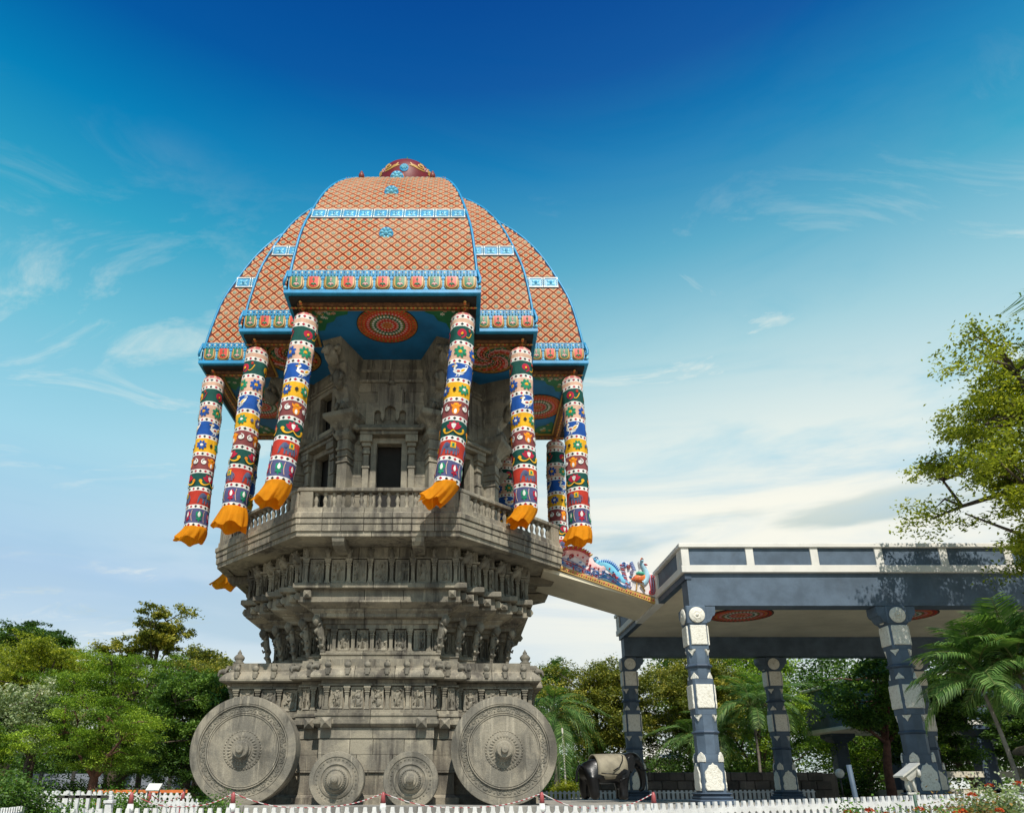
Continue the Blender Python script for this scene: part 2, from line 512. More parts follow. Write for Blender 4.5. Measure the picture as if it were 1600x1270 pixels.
def strip(path, w):
    n = len(path); V = []; F = []
    if not hasattr(w, '__len__'): w = [w] * n
    for i in range(n):
        a = path[max(0, i - 1)]; b = path[min(n - 1, i + 1)]
        dx, dy = b[0] - a[0], b[1] - a[1]; l = math.hypot(dx, dy) or 1
        nx, ny = -dy / l * w[i] / 2, dx / l * w[i] / 2
        V += [(path[i][0] + nx, path[i][1] + ny), path[i], (path[i][0] - nx, path[i][1] - ny)]
    for i in range(n - 1):
        F.append((3 * i, 3 * i + 1, 3 * i + 4, 3 * i + 3)); F.append((3 * i + 1, 3 * i + 2, 3 * i + 5, 3 * i + 4))
    return V, F, [0.3, 1.0, 0.3] * n
def spiral(cx, cy, r, turns=1.4, a0=0.0, d=1, n=18, r1=0.12):
    return [(cx + r * (1 - (1 - r1) * i / (n - 1)) * math.cos(a0 + d * turns * 2 * PI * i / (n - 1)),
             cy + r * (1 - (1 - r1) * i / (n - 1)) * math.sin(a0 + d * turns * 2 * PI * i / (n - 1))) for i in range(n)]
def bez(p, n=12):
    P = [Vector(q) for q in p]; out = []
    for i in range(n):
        t = i / (n - 1); Q = P
        while len(Q) > 1: Q = [Q[k].lerp(Q[k + 1], t) for k in range(len(Q) - 1)]
        out.append((Q[0].x, Q[0].y))
    return out
def flower(cx, cy, r, n=8, inner=0.32):
    out = []
    for k in range(n):
        a = 2 * PI * (k + 0.5) / n
        out.append(blob(cx + math.cos(a) * r * 0.64, cy + math.sin(a) * r * 0.64, r * 0.36, r * 0.235, a, 8))
    return out, blob(cx, cy, r * inner, r * inner, 0, 8)

def lay(mb, prim, M, mi=0, h=0.01, base=0.0, smooth=True):
    """put a flat motif on a surface; M(a, b, height) gives the point"""
    V, F, H = prim
    mb.add([M(a, b, base + h * k) for (a, b), k in zip(V, H)], F, mi, smooth)
# ================================================================== GROUND
ground_m = paint('soil', (0.32, 0.28, 0.20), 0.95, var=0.4, vs=0.6, bump=0.6, bs=9)  # soil tone raised to bounce light up under the chariot
pave_m = stone_mat('paving', (0.33, 0.31, 0.27), (0.24, 0.225, 0.20), (0.10, 0.095, 0.085), streak=0.15)  # tone kept paler than the paving is, to bounce light upward
def build_ground():
    mb = MB(); n = 40
    xs = [-1500, -600, -250, -120] + [-80 + 4 * i for i in range(41)] + [120, 250, 600, 1500]
    ys = [-300, -80, -20] + [4 * i for i in range(26)] + [130, 200, 400, 1000, 2500]
    rnd = random.Random(3)
    V = [(x, y, -1.30 + rnd.uniform(-.03, .03)) for y in ys for x in xs]; w = len(xs)
    F = [(j * w + i, j * w + i + 1, (j + 1) * w + i + 1, (j + 1) * w + i) for j in range(len(ys) - 1) for i in range(w - 1)]
    mb.add(V, F, 0, True).build('ground', ground_m, kind='structure')
    mb = MB(); mb.box((-9.6, 21.9, -1.5), (42, 46, -0.50)); pv = mb.build('pavement', pave_m, kind='structure')
    # kerb stones along its front edge
    x = -9.6; me = None
    kb = MB().cbox((0, 0, 0), (1.19, 0.28, 0.50), 0.02).mesh('kerb_stone', pave_m)
    while x < 24:
        put(kb, 'kerb_stone', pv, (x, 21.61, -0.96)); x += 1.2
    mb = MB(); mb.box((-9.6, 14.6, -1.5), (24, 21.6, -0.96)); mb.build('path', pave_m, kind='structure')
build_ground()

# ================================================================== STONE CHARIOT
CX, CY = -2.78, 30.0
chariot = thing('stone_chariot', 'tall grey granite temple chariot with great stone wheels and a painted dome canopy', 'monument', (CX, CY, -0.5))

P2 = stepped([(1.95, 4.45), (2.57, 3.83), (3.2, 3.2), (3.83, 2.57), (4.45, 1.95)])
def half_base():
    q = [(1.87, -5.05), (1.87, -4.6), (2.62, -4.6), (2.62, -4.1), (5.17, -4.1), (5.17, -2.3), (5.42, -2.3), (5.42, 2.3), (5.17, 2.3), (5.17, 4.1), (2.62, 4.1), (2.62, 4.6), (1.87, 4.6), (1.87, 5.05)]
    return q + [(-x, y) for x, y in q[::-1]]
PB = half_base()

# relief panels: carved figures on a rough ground, six variants of unit size (x, z in 0..1)
def relief_mesh(seed):
    rnd = random.Random(seed); NX, NZ = 13, 17
    blobs = []
    for _ in range(rnd.choice((1, 2, 2, 3))):
        bx = rnd.uniform(0.28, 0.72); lean = rnd.uniform(-0.25, 0.25)
        blobs += [(bx + lean * 0.25, 0.80, 0.085, 0.075), (bx + lean * 0.12, 0.58, 0.12, 0.16), (bx - 0.06, 0.26, 0.06, 0.22), (bx + 0.08 + lean * .1, 0.26, 0.06, 0.22)]
        for _ in range(3): blobs.append((bx + rnd.uniform(-0.3, 0.3), rnd.uniform(0.4, 0.8), rnd.uniform(0.03, 0.12), rnd.uniform(0.03, 0.10)))
    for _ in range(5): blobs.append((rnd.uniform(.1, .9), rnd.uniform(.08, .9), rnd.uniform(.03, .09), rnd.uniform(.03, .09)))
    V = []
    for j in range(NZ):
        for i in range(NX):
            x, z = i / (NX - 1), j / (NZ - 1); h = 0
            for bx, bz, rx, rz in blobs:
                t = ((x - bx) / rx) ** 2 + ((z - bz) / rz) ** 2
                h = max(h, math.sqrt(max(0, 1 - t)) if t < 1 else 0)
            if i in (0, NX - 1) or j in (0, NZ - 1): h = 0.45
            elif i in (1, NX - 2) or j in (1, NZ - 2): h = 0.3
            V.append((x, -0.03 - 0.095 * h - rnd.uniform(0, 0.014), z))
    F = [(j * NX + i, j * NX + i + 1, (j + 1) * NX + i + 1, (j + 1) * NX + i) for j in range(NZ - 1) for i in range(NX - 1)]
    mb = MB().add(V, F, 0, False)
    mb.box((0, 0.0, 0), (1, 0.05, 1))
    return mb.mesh('relief_panel', stone_c)
RELIEF = [relief_mesh(s) for s in range(9)]
def pilaster_mesh():
    """unit-height pilaster, front to -y"""
    mb = MB()
    for (z0, z1, w, d) in ((0, .06, .135, .17), (.06, .12, .11, .15), (.12, .62, .085, .12), (.62, .66, .105, .14), (.66, .72, .085, .12),
                           (.72, .78, .12, .155), (.78, .83, .095, .13), (.83, .90, .13, .17), (.90, 1.0, .16, .20)):
        mb.cbox((-w * .72, -d * .85, z0), (w * .72, 0.02, z1), .008)
    return mb.mesh('pilaster', stone)
PIL = pilaster_mesh()
def head_mesh():
    """carved bracket head above a pilaster"""
    mb = MB(); rnd = random.Random(5)
    mb.tube([(0, 0.05, 0), (0, -0.16, 0.06), (0, -0.30, 0.20), (0, -0.34, 0.36), (0, -0.28, 0.46)], [.11, .16, .15, .12, .07], 7)
    for s in (-1, 1):
        mb.tube([(s * .07, -.2, .3), (s * .16, -.3, .36), (s * .2, -.26, .44)], [.07, .06, .03], 5)
        mb.tube([(s * .05, -.34, .16), (s * .1, -.42, .1)], [.05, .03], 5)
    return mb.mesh('bracket_head', stone_c)
HEAD = head_mesh()

def along_edges(poly, o, fn, front_only=False):
    n = len(poly); q = offset(poly, o)
    for i in range(n):
        a, b = Vector(q[i]), Vector(q[(i + 1) % n]); L = (b - a).length; d = (b - a) / L
        nn = Vector((d.y, -d.x))
        if front_only and nn.y > -0.3: continue
        fn(a, d, nn, L, math.atan2(d.y, d.x))
cnt = [0]
def frieze(poly, o, z0, z1, pitch, heads=False, pw=0.115, short='pil'):
    def edge(a, d, nn, L, ang):
        H = z1 - z0
        if L < 0.75:
            at = [0.5 * L]
        else:
            k = max(1, round((L - 0.3) / pitch)); at = [0.15 + (L - 0.3) * t / k for t in range(k + 1)]
        for s in at:
            p = a + d * s
            put(PIL, 'pilaster', chariot, (p.x, p.y, z0), ang, scale=(1, 1, H))
            if heads: put(HEAD, 'bracket_head', chariot, (p.x, p.y, z1 + 0.0), ang, scale=(1, 1, 0.85) if L < .75 else (.55, .45, .8))
        gaps = [(at[i] + pw, at[i + 1] - pw) for i in range(len(at) - 1)] if len(at) > 1 else [(0.0, at[0] - pw), (at[0] + pw, L)]
        for (s0, s1) in gaps:
            if s1 - s0 < 0.1: continue
            p = a + d * (s0 + 0.02); cnt[0] += 1
            put(RELIEF[(cnt[0] * 5) % len(RELIEF)], 'relief_panel', chariot, (p.x, p.y, z0 + 0.03), ang, scale=(s1 - s0 - 0.04, 1, H - 0.06))
    along_edges(poly, o, edge)

def core(poly, o, z0, z1, name='wall_core', m=None):
    MB().prism(offset(poly, o), z0, z1).build(name, m or stone, chariot)

# ---- base
core(PB, -0.10, -0.5, 3.44); core(PB, -0.03, 3.44, 4.04, 'base_roof')
sweep(PB, [(-.3, -.5), (.10, -.5), (.10, -.30), (.0, -.25), (-.05, -.2), (-.3, -.2)], 1.3, 'stone_block', stone, chariot, seed=1)
sweep(PB, [(-.3, -.19), (-.06, -.19), (-.06, .47), (-.3, .47)], 0.95, 'stone_block', stone, chariot, seed=2)
sweep(PB, [(-.3, .48), (.02, .48), (.02, .54), (-.3, .54)], 1.8, 'stone_block', stone, chariot, seed=3)
sweep(PB, [(-.3, .55), (0, .55), (0, 1.03), (-.3, 1.03)], 1.25, 'stone_block', stone, chariot, seed=4)
sweep(PB, [(-.3, 1.04), (0, 1.04), (0, 1.52), (-.3, 1.52)], 1.05, 'stone_block', stone, chariot, seed=5)
sweep(PB, [(-.3, 1.545), (.03, 1.545), (.03, 1.88), (-.3, 1.88)], 1.6, 'stone_block', stone, chariot, seed=6)
sweep(PB, [(-.3, 1.89), (.06, 1.89), (.14, 1.94), (.20, 2.0), (.20, 2.13), (.13, 2.15), (.13, 2.24), (.17, 2.26), (.17, 2.34), (.10, 2.36), (.10, 2.46), (-.3, 2.46)], 1.5, 'base_moulding', stone, chariot, seed=7)
frieze(PB, -0.03, 2.47, 3.24, 0.66)
sweep(PB, [(-.3, 3.245), (.10, 3.245), (.10, 3.30), (.02, 3.33), (.02, 3.435), (-.3, 3.435)], 1.7, 'stone_block', stone, chariot, seed=8)
sweep(PB, [(-.3, 3.45), (.32, 3.45), (.36, 3.49), (.36, 3.56), (.30, 3.66), (.20, 3.76), (.10, 3.84), (.10, 3.90), (-.3, 3.90)], 1.35, 'cornice_block', stone, chariot, seed=9)
sweep(PB, [(-.3, 3.905), (.04, 3.905), (.04, 4.14), (-.3, 4.14)], 1.5, 'parapet_block', stone, chariot, seed=10)
# horse-shoe ornaments on the curved cornice
orn = MB().lathe([(0.01, -.02), (.11, 0), (.12, .06), (.07, .10), (.03, .13)], 10, (0, -.16, .16), 'y')
orn.box((-.09, -.26, -.10), (.09, .1, .06)); orn.box((-.06, -.30, -.16), (.06, -.16, -.02)); orn.box((-.05, -.2, .24), (.05, .05, .34))
orn = orn.mesh('cornice_ornament', stone_c)
def orn_edge(a, d, nn, L, ang):
    if L < 0.42: return
    k = max(1, round(L / 0.68))
    for i in range(k):
        p = a + d * (L * (i + 0.5) / k); put(orn, 'cornice_ornament', chariot, (p.x, p.y, 3.74), ang)
along_edges(PB, 0.10, orn_edge)
# square bosses under the frieze, corner finials
boss = MB().loft([[(-.17, 0, -.17), (.17, 0, -.17), (.17, 0, .17), (-.17, 0, .17)], [(-.17, -.12, -.17), (.17, -.12, -.17), (.17, -.12, .17), (-.17, -.12, .17)], [(-.02, -.26, -.02), (.02, -.26, -.02), (.02, -.26, .02), (-.02, -.26, .02)]]).mesh('pyramid_boss', stone)
for x, y in ((-1.62, -5.05), (1.50, -5.05), (-2.25, -4.6), (2.25, -4.6), (-1.62 - 2, -4.1), (3.6, -4.1)):
    put(boss, 'pyramid_boss', chariot, (x, y - 0.16, 2.03), 0)
fin = MB().lathe([(.16, 0), (.19, .05), (.12, .10), (.17, .16), (.19, .24), (.13, .31), (.07, .36), (.08, .40), (.03, .47), (.01, .52)], 12).mesh('corner_finial', stone_c)
for x in (-5.05, 5.05):
    for y in (-3.95, 3.95): put(fin, 'corner_finial', chariot, (x, y, 4.13), 0)
horn = MB().tube([(0, 0, 0), (.22, 0, .06), (.40, 0, .02), (.46, 0, -.12), (.40, 0, -.18)], [.13, .12, .10, .07, .03], 7).mesh('cornice_horn', stone_c)
for sx in (-1, 1):
    for sy in (-1, 1): put(horn, 'cornice_horn', chariot, (sx * 5.36, sy * 4.2, 3.80), 0 if sx > 0 else PI, scale=(.62, .8, .8))
for sx in (-1, 1):
    for (x, y) in ((1.95, -5.1), (2.7, -4.65)): put(horn, 'cornice_horn', chariot, (sx * x, y - .15, 3.84), 0 if sx > 0 else PI, scale=(.6, .75, .75))

# ---- neck and its frieze
core(P2, -0.25, 4.0, 5.75); core(P2, 0.62, 5.98, 8.05); core(P2, 0.2, 5.7, 6.0)
sweep(P2, [(-.3, 4.02), (.16, 4.02), (.16, 4.20), (.10, 4.24), (.10, 4.34), (.14, 4.37), (.14, 4.44), (.02, 4.46), (.02, 4.515), (-.3, 4.515)], 1.3, 'neck_moulding', stone, chariot, seed=11)
frieze(P2, -0.14, 4.52, 5.30, 0.66)
sweep(P2, [(-.3, 5.305), (.02, 5.305), (.02, 5.45), (.10, 5.47), (.10, 5.62), (-.3, 5.62)], 1.3, 'stone_block', stone, chariot, seed=12)
sweep(P2, [(-.3, 5.625), (.33, 5.625), (.38, 5.66), (.38, 5.75), (.44, 5.80), (.52, 5.85), (.52, 5.90), (-.3, 5.90)], 1.5, 'corbel_block', stone, chariot, seed=13)
sweep(P2, [(-.3, 5.905), (.56, 5.905), (.68, 5.96), (.80, 6.03), (.86, 6.06), (.86, 6.12), (-.3, 6.12)], 1.5, 'corbel_block', stone, chariot, seed=14)
sweep(P2, [(0.3, 6.125), (.82, 6.125), (.82, 6.50), (0.3, 6.50)], 1.25, 'stone_block', stone, chariot, seed=15)
sweep(P2, [(0.3, 6.505), (1.0, 6.505), (1.04, 6.53), (1.04, 6.68), (1.0, 6.71), (0.3, 6.71)], 1.6, 'ledge_block', stone, chariot, seed=16)
frieze(P2, 0.80, 6.715, 7.60, 0.72, heads=True)
sweep(P2, [(0.3, 7.605), (.90, 7.605), (.90, 7.66), (.82, 7.68), (.82, 8.04), (0.3, 8.04)], 1.2, 'stone_block', stone, chariot, seed=17)
# square bosses, hanging drops and carved lion brackets at every outer corner
bs2 = MB().cbox((-.13, -.20, -.13), (.13, 0, .13), .02).loft([[(-.1, -.2, -.1), (.1, -.2, -.1), (.1, -.2, .1), (-.1, -.2, .1)], [(-.02, -.27, -.02), (.02, -.27, -.02), (.02, -.27, .02), (-.02, -.27, .02)]]).mesh('square_boss', stone)
drop = MB().lathe([(.02, -.30), (.05, -.27), (.13, -.18), (.16, -.08), (.13, 0), (.10, .06)], 12).mesh('stone_drop', stone_c)
def yali():
    mb = MB()
    mb.tube([(0, -.02, 0), (0, -.10, .08), (0, -.16, .22), (0, -.14, .38), (0, -.20, .52), (0, -.27, .66), (0, -.26, .82), (0, -.30, .95), (0, -.34, 1.06)],
            [.05, .11, .09, .13, .12, .15, .12, .13, .10], 8)
    for s in (-1, 1):
        mb.tube([(s * .06, -.2, .45), (s * .12, -.28, .38), (s * .10, -.34, .46)], [.05, .05, .03], 5)
        mb.tube([(s * .07, -.3, .85), (s * .13, -.36, .92), (s * .09, -.40, .84)], [.05, .05, .02], 5)
        mb.tube([(s * .05, -.16, .12), (s * .11, -.22, .2)], [.06, .05], 5)
    mb.tube([(0, -.36, .72), (0, -.44, .66), (0, -.42, .56)], [.07, .06, .03], 6)
    mb.lathe([(.02, -.14), (.08, -.08), (.09, 0), (.05, .06)], 8, (0, -.10, .02))
    return mb.mesh('lion_bracket', stone_c)
YALI = yali()
for k in range(4):
    for (x, y) in ((1.95, 4.45), (2.57, 3.83), (3.2, 3.2), (3.83, 2.57), (4.45, 1.95)):
        p = Vector((x, -y))
        for s in (1, -1):
            if s == -1 and False: pass
        for _ in range(k): p = Vector((-p.y, p.x))
        ang = math.atan2(p.y, p.x) + PI / 2
        dg = (k * PI / 2 - PI / 4)
        u = Vector((math.cos(dg), math.sin(dg)))
        q = p + u * 0.0
        put(YALI, 'lion_bracket', chariot, (q.x, q.y, 4.50), dg + PI / 2)
        q = p + u * 0.42
        put(drop, 'stone_drop', chariot, (q.x, q.y, 5.64), 0)
        fa = k * PI / 2
        f = Vector((math.sin(fa), -math.cos(fa))); t = Vector((math.cos(fa), math.sin(fa)))
        q = p + f * 0.82 + t * (0.82 - 0.28)
        put(bs2, 'square_boss', chariot, (q.x, q.y, 6.31), fa)
        f2 = Vector((math.cos(fa), math.sin(fa))); t2 = Vector((math.sin(fa), -math.cos(fa)))
        q = p + f2 * 0.82 + t2 * (0.82 - 0.28)
        put(bs2, 'square_boss', chariot, (q.x, q.y, 6.31), fa + PI / 2)

# ---- balcony
OC = octagon(6.67)
core(OC, -0.40, 8.30, 8.96, 'balcony_floor'); core(OC, -0.3, 8.05, 8.3, 'balcony_soffit')
sweep(OC, [(-.42, 8.0), (-.06, 8.0), (-.06, 8.165), (-.42, 8.165)], 2.9, 'soffit_beam', stone, chariot, seed=21)
sweep(OC, [(-.6, 8.17), (0, 8.17), (0, 8.40), (-.035, 8.405), (-.035, 8.42), (.03, 8.43), (.03, 8.60), (-.005, 8.605), (-.005, 8.62), (.07, 8.63), (.07, 8.79), (.02, 8.82), (-.02, 8.86), (-.02, 9.02), (-.6, 9.02)], 0.8, 'balcony_block', stone, chariot, seed=22)
sweep(OC, [(-.36, 9.60), (-.06, 9.60), (-.02, 9.63), (-.02, 9.72), (-.06, 9.76), (-.36, 9.76)], 1.85, 'handrail', stone, chariot, seed=23)
bal = MB().lathe([(.085, 0), (.085, .06), (.06, .09), (.05, .14), (.075, .24), (.082, .30), (.06, .38), (.045, .44), (.06, .48), (.085, .51), (.085, .58)], 10).mesh('baluster', stone)
post = MB().cbox((-.22, -.15, 0), (.22, .15, .58), .01).mesh('rail_post', stone)
def rail_edge(a, d, nn, L, ang):
    k = 15
    for i in range(k):
        p = a + d * (0.36 + (L - 0.72) * (i + 0.5) / k); put(bal, 'baluster', chariot, (p.x, p.y, 9.02), ang)
    put(post, 'rail_post', chariot, (a.x + d.x * .2, a.y + d.y * .2, 9.02), ang)
    put(post, 'rail_post', chariot, (a.x + d.x * (L - .2), a.y + d.y * (L - .2), 9.02), ang)
    for u in ((-1.34, 1.34) if abs(nn.x * nn.y) < .2 else ()):
        p = a + d * (L / 2 + u)
        MBK = BRK
        put(MBK, 'beam_bracket', chariot, (p.x, p.y, 7.72), ang)
BRK = MB().loft([[(-.2, .05, 0), (.2, .05, 0), (.2, 1.3, .0), (-.2, 1.3, .0)], [(-.2, -.06, .12), (.2, -.06, .12), (.2, 1.3, .12), (-.2, 1.3, .12)], [(-.22, -.1, .28), (.22, -.1, .28), (.22, 1.3, .28), (-.22, 1.3, .28)]]).mesh('beam_bracket', stone)
along_edges(OC, -0.19, rail_edge)

# ---- shrine between balcony and canopy
ZF, ZC = 8.96, 16.52
DW = 3.9                                     # wall distance from the axis
hw = DW * math.tan(PI / 8)
rb = random.Random(77)
def face_xf(k):
    ang = k * PI / 4
    return Matrix.Rotation(ang, 4, 'Z') @ Matrix.Translation((0, -DW, 0)), ang
def block(mb_xf, a, b, name='wall_block', mat=None, c=0.012):
    MB_ = MB().cbox(a, b, c); MB_.v = [tuple(mb_xf @ Vector(p)) for p in MB_.v]
    return MB_.build(name, mat or stone, chariot)
for k in range(8):
    M, ang = face_xf(k)
    diag = k % 2 == 1
    ow, oh = (0.48, 12.70)
    holes = [(-ow, ow, ZF, oh)]
    if diag: holes.append((-0.42, 0.42, 13.75, 15.45))
    zs = [ZF, 9.75, 10.5, 11.3, 12.0, 12.70, 13.4, 13.75, 14.5, 15.0, 15.45, 15.95, ZC]
    near = k in (0, 1, 7, 2, 6)
    rest = MB()
    for i in range(len(zs) - 1):
        z0, z1 = zs[i], zs[i + 1]
        segs = [(-hw, hw)]
        for (u0, u1, a0, a1) in holes:
            if z0 >= a0 - 1e-6 and z1 <= a1 + 1e-6: segs = [(-hw, u0), (u1, hw)]
        for (s0, s1) in segs:
            n = max(1, round((s1 - s0) / (0.75 if i % 2 else 1.0)))
            for c in range(n):
                a = s0 + (s1 - s0) * c / n; b = s0 + (s1 - s0) * (c + 1) / n
                j = rb.uniform(0, .014)
                if near: block(M, (a + .004, -j, z0 + .004), (b - .004, .28, z1 - .004))
                else: rest.box((a, 0, z0), (b, .28, z1), 0, M)
    if rest.v: rest.build('shrine_wall', stone, chariot)
    if not near: continue
    # door frame, pilasters with bracket capitals, lintel, eave
    fr = MB()
    for s in (-1, 1): fr.cbox((s * .60 - .12, -.10, ZF), (s * .60 + .12, .2, 12.72), .02, 0)
    fr.cbox((-.72, -.11, 12.70), (.72, .2, 12.94), .02)
    fr.v = [tuple(M @ Vector(p)) for p in fr.v]; fr.build('door_frame', stone, chariot)
    for s in (-1, 1):
        pl = MB()
        for (z0, z1, w, d) in ((ZF, 9.5, .15, .24), (9.5, 11.6, .12, .20), (11.6, 11.72, .15, .23), (11.72, 12.2, .12, .20), (12.2, 12.34, .16, .26), (12.34, 12.5, .13, .22), (12.5, 12.66, .18, .30), (12.66, 12.95, .24, .38)):
            pl.cbox((s * .88 - w, -d, z0), (s * .88 + w, .1, z1 - .004), .015)
        pl.v = [tuple(M @ Vector(p)) for p in pl.v]; pl.build('pilaster', stone, chariot)
    ev = MB()
    ev.cbox((-1.12, -.40, 12.955), (1.12, .1, 13.10), .02)
    ev.loft([[(-1.30, -.48, 13.105), (1.30, -.48, 13.105), (1.30, .05, 13.105), (-1.30, .05, 13.105)], [(-1.32, -.52, 13.17), (1.32, -.52, 13.17), (1.32, .05, 13.17), (-1.32, .05, 13.17)], [(-1.18, -.30, 13.42), (1.18, -.30, 13.42), (1.18, .05, 13.42), (-1.18, .05, 13.42)]])
    ev.v = [tuple(M @ Vector(p)) for p in ev.v]; ev.build('eave', stone, chariot)
    for s in (-1, 1):
        rl = MB().lathe([(.10, 0), (.13, .08), (.13, .42), (.08, .5)], 12, (s * 1.33, 0.0, 13.28), 'y'); rl.v = [tuple(M @ Vector(p)) for p in rl.v]
        rl.build('eave_scroll', stone_c, chariot)
    if not diag:
        # arched niche panel with three round-headed recesses, stepped gable above
        pts = [(-.95, 13.46), (-.62, 13.46)]
        def arch(u0, u1, top, n=7):
            r = (u1 - u0) / 2; return [((u0 + u1) / 2 - r * math.cos(PI * i / (n - 1)), top - r + r * math.sin(PI * i / (n - 1))) for i in range(n)]
        pts += arch(-.62, -.36, 14.10) + [(-.36, 13.80), (-.28, 13.62), (-.22, 13.80)] + arch(-.22, .22, 14.30) + [(.22, 13.80), (.28, 13.62), (.36, 13.80)] + arch(.36, .62, 14.10)
        pts += [(.62, 13.46), (.95, 13.46), (.95, 14.42), (.52, 14.42), (.52, 15.0), (.40, 15.0), (.40, 15.22), (-.40, 15.22), (-.40, 15.0), (-.52, 15.0), (-.52, 14.42), (-.95, 14.42)]
        nb = MB(); V = [(u, -.20, z) for u, z in pts] + [(u, 0.0, z) for u, z in pts]; n = len(pts)
        nb.add(V, [list(range(n))] + [(i, (i + 1) % n, n + (i + 1) % n, n + i) for i in range(n)])
        nb.v = [tuple(M @ Vector(p)) for p in nb.v]; nb.build('arched_niche', stone, chariot)
        kn = MB().lathe([(.02, 0), (.15, .05), (.17, .12), (.10, .2), (.12, .24), (.02, .3)], 10, (0, -.1, 15.24))
        kn.v = [tuple(M @ Vector(p)) for p in kn.v]; kn.build('niche_knob', stone_c, chariot)
    else:
        wf = MB()
        for s in (-1, 1): wf.cbox((s * .53 - .11, -.09, 13.72), (s * .53 + .11, .15, 15.48), .02)
        wf.cbox((-.64, -.10, 15.45), (.64, .15, 15.66), .02); wf.cbox((-.70, -.16, 13.55), (.70, .1, 13.735), .02)
        wf.v = [tuple(M @ Vector(p)) for p in wf.v]; wf.build('window_frame', stone, chariot)
    st = MB(); st.cbox((-hw, -.10, 15.42 if not diag else 15.70), (hw, .1, 15.54 if not diag else 15.80), .02); st.cbox((-hw, -.06, 15.9), (hw, .1, 16.02), .02)
    st.v = [tuple(M @ Vector(p)) for p in st.v]; st.build('string_course', stone, chariot)
MB().prism(octagon(3.55), ZF, ZC - .02).build('unlit_core', m_dark, chariot)  # near-black core behind the openings, unlit interior put into its colour
# corner columns with flaring carved brackets
for k in range(8):
    ang = k * PI / 4 + PI / 8
    M = Matrix.Rotation(ang, 4, 'Z') @ Matrix.Translation((0, -4.42, 0))
    def bld(mb, name, mat=stone):
        mb.v = [tuple(M @ Vector(p)) for p in mb.v]; return mb.build(name, mat, chariot)
    sh = MB(); z = ZF
    for (z0, z1, w) in ((ZF, 9.4, .30), (9.4, 9.7, .25), (9.7, 11.75, .21), (11.75, 11.85, .25), (11.85, 12.0, .22), (12.0, 12.1, .26), (12.1, 12.28, .22), (12.28, 12.4, .27), (12.4, 12.72, .23)):
        sh.cbox((-w, -w, z0), (w, w + .25, z1 - .003), .02)
    bld(sh, 'column')
    cp = MB()
    cp.loft([[(-w, -w, z), (w, -w, z), (w, .55, z), (-w, .55, z)] for (w, z) in ((.24, 12.72), (.34, 12.86), (.36, 12.98), (.30, 13.03), (.30, 13.12), (.46, 13.36), (.66, 13.56), (.68, 13.62), (.68, 13.76), (.62, 13.80))])
    bld(cp, 'capital')
    # bracket: three stepped tiers flaring outwards, a lion figure, a beak at the top
    tiers = [(13.805, .24, .26), (14.10, .24, .30), (14.28, .30, .40), (14.40, .26, .38), (14.62, .30, .52), (14.78, .34, .62), (14.90, .28, .56), (15.25, .30, .66), (15.42, .36, .84), (15.6, .38, .98), (15.75, .34, .92), (16.1, .38, 1.18), (16.5, .42, 1.42)]
    bk = MB().loft([[(-w, -d, z), (w, -d, z), (w, .5, z), (-w, .5, z)] for (z, w, d) in tiers])
    bld(bk, 'carved_bracket', stone_c)
    ln = MB()
    ln.tube([(0, -.60, 14.72), (0, -.80, 14.95), (0, -.84, 15.2), (0, -.78, 15.42)], [.13, .20, .17, .12], 8)
    bk2 = MB(); bk2.tube([(0, -1.1, 15.55), (0, -1.35, 15.75), (0, -1.62, 15.95), (0, -1.72, 15.8), (0, -1.68, 15.62)], [.22, .26, .22, .16, .08], 8)
    for s in (-1, 1):
        ln.tube([(s * .12, -.8, 15.3), (s * .24, -.9, 15.1), (s * .2, -.98, 14.9)], [.08, .08, .05], 6)
        bk2.tube([(s * .18, -1.2, 15.9), (s * .32, -1.4, 16.1), (s * .28, -1.55, 15.9)], [.12, .12, .06], 6)
        ln.tube([(s * .1, -.5, 14.15), (s * .2, -.55, 13.98), (s * .2, -.42, 13.86)], [.09, .1, .07], 6)
    ln.lathe([(.02, 0), (.09, .05), (.10, .14), (.04, .22)], 8, (0, -.42, 13.95))
    bld(ln, 'carved_lion', stone_c); bld(bk2, 'carved_beak', stone_c)

